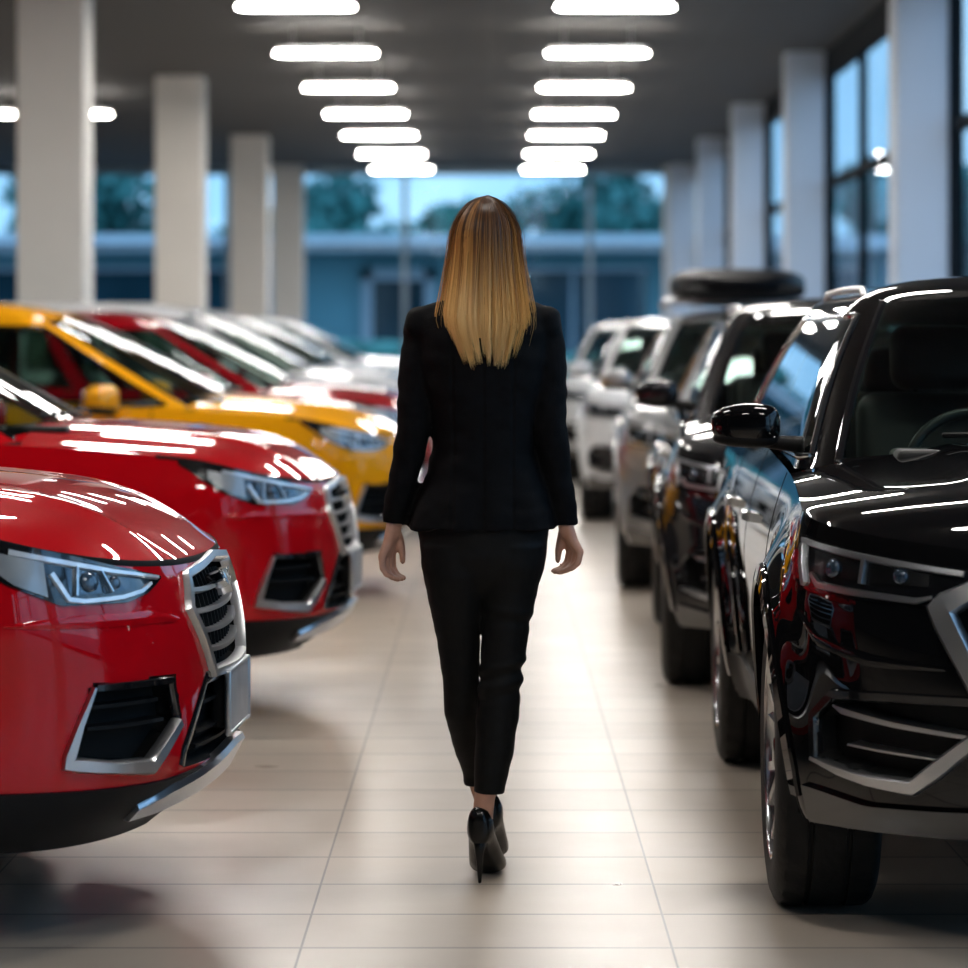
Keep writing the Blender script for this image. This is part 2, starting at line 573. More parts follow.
def seat(root, x, y, zf):
    s = mk('seat', [rbox(x + .02, y, zf + .12, .52, .50, .18, .06)], M['seat'], root)
    def lean(vf, x0, z0, a):
        c, si = math.cos(a), math.sin(a)
        return [(x0 + (p[0] - x0) * c - (p[2] - z0) * si, p[1], z0 + (p[0] - x0) * si + (p[2] - z0) * c) for p in vf[0]], vf[1]
    mk('backrest', [lean(rbox(x - .25, y, zf + .42, .15, .48, .62, .06), x - .22, zf + .12, .22)], M['seat'], s)
    mk('headrest', [lean(rbox(x - .25, y, zf + .84, .11, .27, .20, .05, 4), x - .22, zf + .12, .22),
                    lean(rbox(x - .25, y - .06, zf + .74, .015, .015, .12, .005), x - .22, zf + .12, .22),
                    lean(rbox(x - .25, y + .06, zf + .74, .015, .015, .12, .005), x - .22, zf + .12, .22)], M['seat'], s)
    return s

def mirror_housing(root, x, b, z, pmat, size=1.):
    for sg in (1, -1):
        def warp(px, py, pz):
            # outer end lower and narrower, flat back
            o = py
            return [px * (1 - .25 * max(0, o)) - .18 * o, py, pz * (1 - .22 * max(0, o)) - .05]
        V, F = sellipsoid((0, 0, 0), (.085 * size, .125 * size, .078 * size), 3.2, 36, 24, warp)
        m = mk('mirror', ([(x + p[0], -sg * (b + p[1]), z + p[2]) for p in V], F), pmat, root)
        V, F = sellipsoid((0, 0, 0), (.079 * size, .12 * size, .035 * size), 3., 30, 14, warp)
        mk('mirror_underside', ([(x + p[0], -sg * (b + p[1]), z - .052 * size + p[2]) for p in V], F), M['plastic'], m)
        mk('mirror_arm', tube([(x + .01, -sg * (b - .04 * size), z - .055 * size), (x + .02, -sg * (b - .12 * size), z - .07 * size), (x + .02, -sg * (b - .12 * size - .08), z - .08 * size)], [.03 * size, .026 * size, .034 * size], 12), M['plastic'], m)
        mk('mirror_glass', [rbox(x - .068 * size - .016, -sg * b, z - .004, .012, .19 * size, .10 * size, .005)], M['chrome'], m)

def common(root, B, H, pmat, model, wheel_r, wheel_w, xcowl, rails, mirror, steer_b, wheel_b):
    """everything both models share; returns the parts that carry the paint"""
    body = mk('body', body_skin(B), pmat, root, angle=28)
    body.data.materials.append(M['void'])
    for p_, d_ in zip(body.data.polygons, DEEP): p_.material_index = 1 if d_ else 0
    mk('hood', hood_mesh(B, xcowl), pmat, root, angle=50)
    hs = H.build()
    mk('roof', hs['body'], pmat, root, angle=35)
    mk('windshield', hs['windshield'], M['cglass'], root)
    mk('rear_window', hs['rear'], M['cglass'], root)
    for q in range(len(H.sides)):
        for sd in 'rl':
            k = 'side%d_%s' % (q, sd)
            if k in hs: mk('side_window', hs[k], M['cglass'], root)
    # bright trim round the side glass, both sides
    for sg in (1, -1):
        us = [u for u in H.U if (u[0] == 'f' and u[1] >= H.ua) or (u[0] == 's' and u[1] <= H.sides[-1][1])]
        loop = [H.pt(u, .055) for u in us] + [H.pt(us[-1], v) for v in np.linspace(.1, .7, 7)] + [H.pt(u, .735) for u in us[::-1]] + [H.pt(us[0], v) for v in np.linspace(.7, .1, 7)]
        loop.append(loop[0])
        mk('window_trim', tube([(p[0], -sg * (p[1] + .002), p[2]) for p in loop], .009, 8, cap=False), M['chrome'] if rails else M['gloss_black'], root)
        # black edge band of the windshield
        a = [H.pt(('f', H.uw), v) for v in np.linspace(.02, .79, 14)]
        mk('pillar_trim', tube([(p[0] - .004, -sg * (p[1] - .004), p[2] - .004) for p in a], .014, 8), M['gloss_black'], root)
    # wipers lie at the foot of the windshield
    for b0, b1 in ((-.05, .5), (-.62, -.12)):
        pts = []
        for k in range(9):
            b = b0 + (b1 - b0) * k / 8
            ph = math.degrees(math.asin(min(1, (abs(b) / .84) ** (H.n / 2))))
            p = H.pt(('f', ph), .05 + .03 * k / 8)
            pts.append((p[0] + .014, -math.copysign(p[1], b), p[2] + .012))
        mk('wiper', tube(pts, .007, 6), M['plastic'], root)
    # cowl panel under the wipers
    mk('cowl_panel', [rbox(xcowl + .02, 0, float(B.hoodc(xcowl)) - .045, .24, 1.3, .05, .02)], M['plastic'], root)
    # floor pan, wheel housings
    mk('underbody', [rbox(-B.L / 2, 0, B.zbot + .03, B.L - .9, 1.1, .1, .03), rbox(-B.L / 2 - .02, 0, B.zbot + .03, abs(B.arches[0][0] - B.arches[1][0]) - 2 * B.Ra - .04, 1.66, .1, .03),
                     rbox(-.36, 0, B.zbot + .03, .3, 1.1, .06, .02)], M['void'], root)
    for xw, zw in B.arches:
        for sg in (1, -1):
            V = []
            n = 24
            for k in range(n + 1):
                a = math.radians(-12 + 204 * k / n)
                for y in (.55, float(B.W(.6)) - .01):
                    V.append((xw + (B.Ra - .004) * math.cos(a), -sg * y, zw + (B.Ra - .004) * math.sin(a)))
            F = [(2 * k, 2 * k + 1, 2 * k + 3, 2 * k + 2) for k in range(n)]
            # inner wall
            b = len(V)
            V.append((xw, -sg * .55, zw))
            F += [(2 * k, 2 * k + 2, b) for k in range(n)]
            mk('wheel_housing', (V, F), M['void'], root)
            path = []
            for k in range(25):
                a = math.radians(-14 + 208 * k / 24)
                path.append((sg * float(B.s_of_x(xw + (B.Ra + .016) * math.cos(a))), zw + (B.Ra + .016) * math.sin(a)))
            path = [p for p in path if p[1] > B.zbot + .005]
            mk('wheel_arch_trim', ribbon(B, path, .046, .010, sub=2), pmat if model == 'B' else M['plastic'], root)
            wheel_parts(root, (xw, -sg * (wheel_b - wheel_w / 2), wheel_r), sg < 0, wheel_r, wheel_w, model)
    # flank: sill cladding, door gaps, handles
    for sg in (1, -1):
        a, b = B.arches[0][0] - B.Ra - .03, B.arches[1][0] + B.Ra + .03
        sa, sb = float(B.s_of_x(a)), float(B.s_of_x(b))
        lo, hi = B.zbot - .006, B.zbot + .13
        mk('sill_panel', patch(B, sg * sa, sg * sb, [(-9, hi), (9, hi)], [(-9, lo), (9, lo)], .007, 30, 4), M['plastic'], root)
        for xd in (B.arches[0][0] - .50, B.arches[0][0] - 1.50, B.arches[1][0] + .42):
            s_ = sg * float(B.s_of_x(xd))
            zt = float(B.zsh(np.array(s_))) - .005
            mk('door_gap', ribbon(B, [(s_, B.zbot + .13), (s_, .62), (s_, zt)], .006, .0012), M['void'], root)
        for xd in (B.arches[0][0] - 1.36, B.arches[1][0] + .60):
            s_ = sg * float(B.s_of_x(xd))
            mk('door_handle', ribbon(B, [(s_ - .085, .885), (s_ - .05, .89), (s_ + .05, .89), (s_ + .085, .885)], .026, .03), M['chrome'] if rails else pmat, root)
    # tail
    for sg in (1, -1):
        mk('tail_light', patch(B, sg * (B.s3 - .86), sg * (B.s3 - .40), [(-99, .98), (99, .98)], [(-99, .84), (99, .84)], .006, 16, 5), M['tail'], root)
    bp = B.at(np.array(B.s3), np.array(.45))
    # cabin
    zf = .46 if model == 'A' else .52
    xs = xcowl - 1.05
    mk('dashboard', [rbox(xcowl - .28, 0, .93, .42, 1.42, .22, .08), rbox(xcowl - .16, 0, .98, .3, 1.36, .1, .04), rbox(xcowl - .42, -.0, .78, .2, .34, .3, .05)], M['dash'], root)
    for b in (.37, -.37): seat(root, xs - .1, -b, zf)
    mk('rear_bench', [rbox(xs - 1.0, 0, zf + .12, .5, 1.25, .18, .06), rbox(xs - 1.3, 0, zf + .4, .16, 1.25, .6, .06), rbox(xs - 1.36, .38, zf + .76, .1, .26, .17, .05), rbox(xs - 1.36, -.38, zf + .76, .1, .26, .17, .05)], M['seat'], root)
    mk('cabin_floor', [box(-B.L + .6, xcowl - .2, -.7, .7, zf - .09, zf - .05), box(xcowl - .12, xcowl - .09, -.75, .75, .3, .98)], M['void'], root)
    ring = []
    cx, cz, rr = xs + .52, zf + .50, .185
    for k in range(33):
        a = 2 * PI * k / 32
        ring.append((cx - math.sin(.42) * rr * math.sin(a) * -1 * -1, -steer_b + rr * math.cos(a), cz + math.cos(.42) * rr * math.sin(a)))
    sw = mk('steering_wheel', [tube(ring, .015, 10, cap=False), rbox(cx, -steer_b, cz, .05, .13, .12, .03), rbox(cx, -steer_b, cz, .02, .34, .03, .008),
                               tube([(cx, -steer_b, cz), (cx + .3, -steer_b, cz - .12)], .03, 10)], M['seat'], root)
    mirror_housing(root, mirror[0], mirror[1], mirror[2], pmat, mirror[3])
    mk('interior_mirror', [rbox(xcowl - .62, 0, 1.37 if model == 'A' else 1.40, .03, .22, .065, .02)], M['plastic'], root)
    if rails:
        for sg in (1, -1):
            pts = [H.pt(('s', f), .86) for f in np.linspace(.02, .96, 22)]
            pts = [(p[0], p[1], p[2] + .012 + .006 * math.sin(PI * k / 21) - (.016 if k in (0, 21) else 0)) for k, p in enumerate(pts)]
            mk('roof_rail', tube([(p[0], -sg * p[1], p[2]) for p in pts], .012, 10), M['satin'], root)
    return body
def lamp_ball(B, s, z, off, r, mat, parent, name, squash=.5):
    p = B.at(np.array(s), np.array(z), np.array(off)); q = B.at(np.array(s), np.array(z), np.array(off + .01))
    n = Vector(q - p).normalized()
    rot = n.to_track_quat('Z', 'Y')
    V, F = sellipsoid((0, 0, 0), (r, r, r * squash), 2, 24, 14)
    return mk(name, ([tuple(rot @ Vector(v) + Vector(p)) for v in V], F), mat, parent)

def surf_poly(B, poly, off, n=30):
    """closed polygon on the skin symmetric in s: rows from bottom to top (half widths by z)"""
    return None

# ---- crossover of the left row -------------------------------------------------------------
def car_crossover(pmat):
    root = empty('car')
    B = Body(xf=[(.2, -.20), (.26, -.12), (.33, -.03), (.38, -.004), (.45, 0), (.58, 0), (.66, -.004), (.74, -.018), (.80, -.036), (.86, -.062), (1.1, -.16)],
             W=[(.2, .81), (.28, .865), (.40, .89), (.60, .905), (.74, .918), (.80, .915), (.90, .895), (1.0, .865), (1.08, .83)],
             x1=-.50, n=2.4, L=4.45,
             zsh=[(-4.45, 1.06), (-3.4, 1.06), (-1.6, 1.02), (-1.0, 1.0), (-.5, .955), (-.25, .905), (-.09, .873), (0, .86), (.2, .85)], zbot=.24,
             hoodc=[(-1.4, 1.10), (-1.1, 1.09), (-.6, 1.055), (-.42, 1.032), (-.3, 1.0), (-.2, .957), (-.1, .905), (-.05, .878), (.1, .85)],
             arches=[(-.87, .335), (-3.55, .335)], xr=[(.2, -4.3), (.5, -4.45), (.8, -4.43), (1.1, -4.35)], Ra=.385)
    fog = [(.56, .60), (.85, .603), (.92, .44), (.66, .405), (.53, .50)]
    fogc = [(.575, .588), (.84, .590), (.895, .452), (.675, .425), (.56, .505)]
    grille = [(0, .852), (.37, .828), (.425, .755), (.30, .585), (0, .583)]
    low = [(0, .575), (.34, .575), (.40, .52), (.50, .42), (.50, .385), (0, .385)]
    B.insets = [(fog, .07), (grille, .05), (low, .05)]
    H = House([(0, -1.02, 1.06, -4.32, 1.08, .84, 1.0, .40, .34), (.25, -1.29, 1.21, -4.22, 1.2, .785, 1.15, .38, .34), (.5, -1.56, 1.355, -4.1, 1.33, .725, 1.31, .36, .34), (.7, -1.78, 1.465, -3.98, 1.43, .67, 1.44, .33, .33),
               (.8, -1.91, 1.52, -3.9, 1.48, .635, 1.5, .3, .3), (.87, -2.03, 1.553, -3.8, 1.515, .58, 1.545, .26, .27), (.93, -2.15, 1.577, -3.65, 1.55, .46, 1.58, .19, .2), (.97, -2.25, 1.589, -3.5, 1.575, .3, 1.595, .1, .1), (1, -2.38, 1.598, -3.3, 1.59, 0, 1.6, .0, .0)])
    common(root, B, H, pmat, 'A', .335, .225, -1.14, False, (-1.62, 1.01, 1.075, 1.0), .37, .90)
    # shut line between bonnet, lamps and grille
    ss = np.linspace(-1.3, 1.3, 61)
    mk('bonnet_gap', ribbon(B, list(zip(ss, B.zsh(ss) - .004)), .014, .002, sub=1), M['void'], root)
    for sg in (1, -1):
        # lamp
        top = [(.54, .836), (.75, .874), (.86, .898), (1.05, .936), (1.22, .956)]
        bot = [(.54, .830), (.63, .802), (.72, .787), (.92, .790), (1.06, .845), (1.22, .940)]
        f = lambda q: [(sg * a, b) for a, b in q][::sg]
        hl = mk('headlight', patch(B, sg * .54, sg * 1.22, f(top), f(bot), .006, 50, 10), M['gloss_black'], root)
        mk('light_guide', ribbon(B, [(sg * a, b) for a, b in ((.57, .832), (.75, .856), (.86, .876), (1.04, .911))], [.008, .012, .014, .016], .016), M['drl'], hl)
        mk('lower_light_guide', ribbon(B, [(sg * a, b) for a, b in ((.61, .822), (.66, .808), (.74, .799), (.86, .797), (.90, .803), (.935, .862))], [.008, .011, .012, .013, .014, .016], .014), M['drl'], hl)
        mk('reflector', patch(B, sg * .80, sg * .895, f([(.80, .855), (.895, .874)]), f([(.80, .812), (.895, .812)]), .009, 10, 6, .006), M['reflector'], hl)
        mk('inner_lens', patch(B, sg * .70, sg * .795, f([(.70, .838), (.795, .853)]), f([(.70, .815), (.795, .812)]), .009, 10, 6, .006), M['lens_blue'], hl)
        mk('side_marker', patch(B, sg * .952, sg * 1.10, f([(.952, .886), (1.10, .917)]), f([(.952, .810), (1.03, .838), (1.10, .885)]), .011, 14, 6, .006), M['lamp_grey'], hl)
        lamp_ball(B, sg * .835, .838, .012, .024, M['lens_blue'], hl, 'projector')
        lamp_ball(B, sg * .752, .832, .010, .017, M['lens_blue'], hl, 'projector')
        mk('lamp_divider', ribbon(B, [(sg * .795, .858), (sg * .775, .812)], .006, .02), M['satin'], hl)
        mk('lamp_divider', ribbon(B, [(sg * .865, .874), (sg * .882, .81)], .007, .02), M['satin'], hl)
        mk('lamp_cover', patch(B, sg * .64, sg * 1.14, f([(.64, .840), (.75, .864), (.86, .885), (1.14, .935)]), f([(.64, .822), (.68, .797), (.92, .794), (1.06, .85), (1.14, .895)]), .026, 40, 8, .004), M['lampglass'], hl)
        # fog lamp recess
        fg = mk('fog_light_recess', patch(B, sg * .54, sg * .91, f([(.54, .52), (.575, .595), (.85, .597), (.865, .575), (.91, .45)]), f([(.54, .50), (.67, .415), (.91, .44)]), -.055, 30, 12, .01), M['void'], root)
        mk('recess_fin', ribbon(B, [(sg * .60, .553), (sg * .85, .553)], .012, .03, base=-.05), M['plastic'], fg)
        mk('recess_fin', ribbon(B, [(sg * .58, .505), (sg * .86, .505)], .012, .034, base=-.05), M['plastic'], fg)
        mk('recess_edge', ribbon(B, [(sg * a, b) for a, b in ((.845, .60), (.57, .597), (.535, .50))], .018, .006), M['gloss_black'], fg)
        mk('fog_trim', ribbon(B, [(sg * a, b) for a, b in ((.855, .603), (.893, .52), (.925, .432), (.80, .415), (.67, .405), (.545, .495))], [.008, .018, .034, .030, .040, .026], .016, sub=6), M['satin'], root)
        # bumper crease and lower cladding
        mk('bumper_crease', ribbon(B, [(sg * .50, .733), (sg * .62, .748), (sg * .9, .752), (sg * 1.06, .748)], [.01, .03, .03, .008], .006, round_=1.2), pmat, root)
        mk('bumper_lower', patch(B, sg * .38, sg * 1.17, f([(.38, .374), (.6, .365), (1.17, .372)]), f([(.38, .236), (1.17, .234)]), .008, 40, 6), M['plastic'], root)
    # skid plate: silver lip sweeping under the nose
    n = 41
    path = [(s_, .358 - .055 * abs(s_ / .68) ** 1.6) for s_ in np.linspace(-.68, .68, n)]
    mk('skid_plate', ribbon(B, path, [.066 + .012 * (1 - abs(2 * i / (n - 1) - 1)) - .03 * max(0, abs(2 * i / (n - 1) - 1) - .8) * 5 for i in range(n)], .020, sub=1), M['satin'], root)
    # lower intake
    lo = mk('lower_intake', patch(B, -.49, .49, [(-.49, .42), (-.40, .52), (-.34, .57), (.34, .57), (.40, .52), (.49, .42)], [(-.49, .39), (.49, .39)], -.042, 40, 6, .008), M['void'], root)
    for z in (.42, .455, .52): mk('intake_slat', ribbon(B, [(s_, z) for s_ in np.linspace(-.40, .40, 15)], .012, .03, base=-.04, sub=1), M['plastic'], lo)
    mk('intake_edge', ribbon(B, [(-.515, .388), (-.505, .425), (-.405, .525), (-.345, .58), (.345, .58), (.405, .525), (.505, .425), (.515, .388)], .03, .004), M['gloss_black'], lo)
    # grille
    gr = mk('grille', patch(B, -.42, .42, [(-.42, .76), (-.37, .825), (0, .848), (.37, .825), (.42, .76)], [(-.42, .75), (-.30, .59), (.30, .59), (.42, .75)], -.046, 50, 10, .008), M['void'], root)
    for z, hw in ((.795, .375), (.745, .405), (.695, .365), (.645, .33)):
        mk('grille_bar', ribbon(B, [(s_, z - .012 * (1 - (s_ / hw) ** 2)) for s_ in np.linspace(-hw, hw, 17)], .014, .024, base=-.03, sub=1), M['satin'], gr)
    for k in range(-6, 7):
        s_ = k * .055
        zt = .83 - .02 * abs(s_) / .37; zb = .60 if abs(s_) < .28 else .60 + (abs(s_) - .28) * 1.3
        mk('grille_slat', ribbon(B, [(s_, zb), (s_, zt)], .007, .016, base=-.04), M['plastic'], gr)
    mk('grille_frame', ribbon(B, [(0, .852), (.37, .828), (.425, .755), (.30, .588), (0, .582), (-.30, .588), (-.425, .755), (-.37, .828)], [.022, .022, .032, .024, .026, .024, .032, .022], .016, closed=True, sub=10), M['satin'], root)
    # winged badge at the head of the grille
    em = [ribbon(B, [(sg * a, b) for a, b in pth], w, .022, base=.0) for sg in (1, -1) for pth, w in ((((.0, .79), (.04, .803), (.10, .812)), [.016, .013, .005]), (((.0, .775), (.035, .785), (.08, .79)), [.014, .011, .005]))]
    em.append(ribbon(B, [(0, .812), (0, .755)], [.022, .010], .026))
    mk('badge', em, M['chrome'], gr)
    # plate on its bracket
    pl = mk('license_plate', [rbox(.012, 0, .505, .014, .40, .15, .005)], M['plate'], root)
    mk('plate_bracket', [rbox(-.012, 0, .505, .04, .36, .13, .01)], M['plastic'], pl)
    mk('plate_frame', [rbox(.015, 0, .581, .016, .41, .010, .004), rbox(.015, 0, .429, .016, .41, .010, .004), rbox(.015, .203, .505, .016, .010, .155, .004), rbox(.015, -.203, .505, .016, .010, .155, .004)], M['satin'], pl)
    return root

# ---- large SUV of the right row --------------------------------------------------------------
def car_suv(pmat):
    root = empty('car')
    B = Body(xf=[(.2, -.16), (.27, -.09), (.34, -.015), (.42, 0), (.58, 0), (.68, -.006), (.78, -.02), (.86, -.04), (.92, -.06), (1.1, -.16)],
             W=[(.2, .86), (.3, .915), (.45, .945), (.62, .96), (.78, .972), (.86, .965), (.95, .945), (1.04, .915), (1.12, .88)],
             x1=-.60, n=2.3, L=4.85,
             zsh=[(-4.85, 1.10), (-3.4, 1.09), (-1.8, 1.06), (-1.2, 1.04), (-.7, 1.0), (-.4, .968), (-.2, .94), (-.09, .918), (0, .905), (.2, .9)], zbot=.27,
             hoodc=[(-1.5, 1.135), (-1.2, 1.125), (-.7, 1.09), (-.45, 1.062), (-.3, 1.035), (-.2, 1.005), (-.1, .958), (-.05, .93), (.1, .90)],
             arches=[(-.92, .37), (-3.76, .37)], xr=[(.2, -4.7), (.5, -4.85), (.8, -4.83), (1.1, -4.74)], Ra=.43, flare=.042)
    fog = [(.60, .58), (.97, .575), (1.05, .52), (1.05, .43), (.97, .415), (.75, .40), (.60, .52)]
    grille = [(0, .875), (.52, .86), (.66, .79), (.52, .50), (.42, .45), (0, .45)]
    low = [(0, .42), (.36, .42), (.44, .36), (0, .36)]
    B.insets = [(fog, .06), (grille, .05), (low, .05)]
    H = House([(0, -1.20, 1.10, -4.72, 1.12, .885, 1.05, .40, .34), (.25, -1.45, 1.235, -4.6, 1.24, .83, 1.19, .38, .34), (.5, -1.70, 1.365, -4.47, 1.36, .765, 1.33, .36, .34), (.7, -1.92, 1.47, -4.35, 1.45, .70, 1.44, .33, .33),
               (.8, -2.04, 1.52, -4.27, 1.49, .665, 1.49, .3, .3), (.87, -2.14, 1.548, -4.17, 1.522, .61, 1.53, .26, .27), (.93, -2.26, 1.568, -4.02, 1.55, .49, 1.562, .19, .2), (.97, -2.36, 1.578, -3.87, 1.568, .32, 1.577, .1, .1), (1, -2.5, 1.585, -3.6, 1.58, 0, 1.588, 0, 0)])
    common(root, B, H, pmat, 'B', .37, .25, -1.32, True, (-1.72, 1.005, 1.165, .74), .37, .99)
    for sg in (1, -1):
        f = lambda q: [(sg * a, b) for a, b in q][::sg]
        hl = mk('headlight', patch(B, sg * .60, sg * 1.15, f([(.60, .876), (.80, .897), (1.0, .922), (1.15, .938)]), f([(.60, .80), (.68, .792), (.9, .80), (1.05, .81), (1.15, .835)]), .006, 44, 10), M['gloss_black'], root)
        mk('light_guide', ribbon(B, [(sg * a, b) for a, b in ((.61, .864), (.80, .886), (1.0, .910), (1.10, .922))], [.014, .016, .015, .012], .018), M['satin'], hl)
        mk('lower_light_guide', ribbon(B, [(sg * a, b) for a, b in ((.68, .812), (.72, .803), (.90, .817), (1.00, .826), (1.03, .85))], [.008, .014, .017, .017, .010], .016), M['satin'], hl)
        mk('side_light_guide', ribbon(B, [(sg * a, b) for a, b in ((1.10, .915), (1.085, .87), (1.06, .825))], [.018, .024, .02], .016), M['satin'], hl)
        mk('side_marker', patch(B, sg * 1.095, sg * 1.14, f([(1.095, .895), (1.14, .90)]), f([(1.095, .835), (1.14, .845)]), .012, 8, 6, .006), M['tail'], hl)
        mk('reflector', patch(B, sg * .87, sg * 1.03, f([(.87, .888), (1.03, .905)]), f([(.87, .842), (1.03, .852)]), .008, 12, 6, .006), M['dark_chrome'], hl)
        mk('inner_lens', patch(B, sg * .69, sg * .84, f([(.69, .862), (.84, .882)]), f([(.69, .834), (.84, .838)]), .008, 12, 6, .006), M['dark_chrome'], hl)
        mk('lamp_divider', ribbon(B, [(sg * .855, .888), (sg * .858, .835)], .014, .022), M['satin'], hl)
        lamp_ball(B, sg * .95, .866, .012, .022, M['lens_blue'], hl, 'projector')
        lamp_ball(B, sg * .76, .856, .010, .018, M['lens_blue'], hl, 'projector')
        mk('lamp_cover', patch(B, sg * .62, sg * 1.13, f([(.62, .876), (.80, .896), (1.0, .921), (1.13, .933)]), f([(.62, .80), (.68, .794), (.9, .80), (1.05, .81), (1.13, .832)]), .027, 40, 8, .004), M['lampglass'], hl)
        fg = mk('fog_light_recess', patch(B, sg * .61, sg * 1.04, f([(.61, .575), (.97, .57), (1.04, .52)]), f([(.61, .52), (.75, .405), (.97, .42), (1.04, .435)]), -.05, 30, 12, .01), M['plastic'], root)
        mk('recess_fin', ribbon(B, [(sg * .62, .505), (sg * .80, .523), (sg * .95, .543), (sg * .98, .553)], [.012, .016, .02, .004], .046, base=-.045), M['satin'], fg)
        mk('recess_fin', ribbon(B, [(sg * .70, .45), (sg * .95, .465)], .007, .036, base=-.045), M['satin'], fg)
        mk('recess_edge', ribbon(B, [(sg * a, b) for a, b in ((.60, .585), (.80, .585), (.97, .58), (1.05, .525), (1.055, .42))], .024, .012), M['gloss_black'], fg)
        mk('fog_trim', ribbon(B, [(sg * a, b) for a, b in ((1.06, .425), (.97, .405), (.88, .392), (.76, .385), (.70, .425), (.60, .50), (.50, .515))], [.010, .020, .026, .034, .040, .034, .026], .016), M['satin'], root)
        mk('bumper_crease', ribbon(B, [(sg * .66, .655), (sg * .85, .665), (sg * 1.02, .70), (sg * 1.1, .76)], [.01, .03, .024, .006], .007, round_=1.2), pmat, root)
        mk('bumper_lower', patch(B, sg * .36, sg * 1.10, f([(.36, .345), (.9, .335), (1.10, .36)]), f([(.36, .278), (1.10, .275)]), .014, 40, 6), M['dark_chrome'], root)
        mk('side_reflector', patch(B, sg * 1.17, sg * 1.24, f([(1.17, .80), (1.24, .80)]), f([(1.17, .765), (1.24, .765)]), .006, 8, 4), M['amber'], root) if False else None
    n = 41
    path = [(s_, .325 - .02 * abs(s_ / .56) ** 2) for s_ in np.linspace(-.58, .58, n)]
    mk('skid_plate', ribbon(B, path, [.08 - .05 * max(0, abs(2 * i / (n - 1) - 1) - .75) * 4 for i in range(n)], .022, sub=1), M['satin'], root)
    gr = mk('grille', patch(B, -.65, .65, [(-.65, .795), (-.52, .855), (0, .87), (.52, .855), (.65, .795)], [(-.65, .785), (-.52, .51), (-.42, .455), (.42, .455), (.52, .51), (.65, .785)], -.046, 60, 12, .008), M['void'], root)
    for k in range(-8, 9):
        s_ = k * .065
        zb = .46 if abs(s_) < .42 else .46 + (abs(s_) - .42) * 1.1
        mk('grille_slat', ribbon(B, [(s_, zb), (s_, .855)], .014, .036, base=-.045), M['dark_chrome'], gr)
    for z, hw in ((.80, .60), (.60, .50)):
        mk('grille_bar', ribbon(B, [(s_, z) for s_ in np.linspace(-hw, hw, 17)], .012, .034, base=-.04, sub=1), M['satin'], gr)
    mk('grille_frame', ribbon(B, [(0, .878), (.52, .864), (.665, .79), (.53, .505), (.42, .446), (0, .446), (-.42, .446), (-.53, .505), (-.665, .79), (-.52, .864)], [.03, .034, .06, .05, .034, .03, .034, .05, .06, .034], .022, closed=True, sub=10), M['satin'], root)
    lo = mk('lower_intake', patch(B, -.43, .43, [(-.43, .38), (-.36, .415), (.36, .415), (.43, .38)], [(-.43, .365), (.43, .365)], -.03, 30, 4, .008), M['void'], root)
    pl = mk('license_plate', [rbox(.034, 0, .50, .014, .46, .13, .005)], M['plate'], root)
    mk('plate_bracket', [rbox(.008, 0, .50, .045, .42, .12, .01)], M['plastic'], pl)
    return root

def copy_tree(o, pmat, parent=None):
    c = o.copy()
    link(c, parent)
    for slot in c.material_slots:
        if slot.material and slot.material.name.startswith('paint_'):
            slot.link = 'OBJECT'; slot.material = pmat
    for ch in KIDS.get(o.name, []):
        copy_tree(ch, pmat, c)
    return c

KIDS = {}
def note_children(o):
    for x in o.children_recursive:
        KIDS.setdefault(x.parent.name, []).append(x)

def place_car(root, nose, rz, label, group):
    root.location = (nose[0], nose[1], 0)
    root.rotation_euler = (0, 0, rz)
    tag(root, label, 'car', group)
    root.name = 'car'
    return root
# ------------------------------------------------------------------ camera
F_PX = 3400.0
CAM_H = 1.39
cd = bpy.data.cameras.new('camera')
cd.sensor_width = 36; cd.sensor_fit = 'HORIZONTAL'
cd.lens = F_PX / 968 * 36
cd.shift_x = -6 / 968
cd.shift_y = -144 / 968
cd.clip_end = 600
cd.dof.use_dof = True
cd.dof.focus_distance = 8.55
cd.dof.aperture_fstop = 3.1
cam = bpy.data.objects.new('camera', cd)
cam.location = (0, 0, CAM_H); cam.rotation_euler = (PI / 2, 0, 0)
link(cam); SC.camera = cam

def at(px, py, d):
    return ((px - 490) * d / F_PX, d, CAM_H - (py - 340) * d / F_PX)

# ------------------------------------------------------------------ the hall
CEIL = 4.75
BACK = 66.0
XL, XR, YF = -14.0, 3.97, -7.0

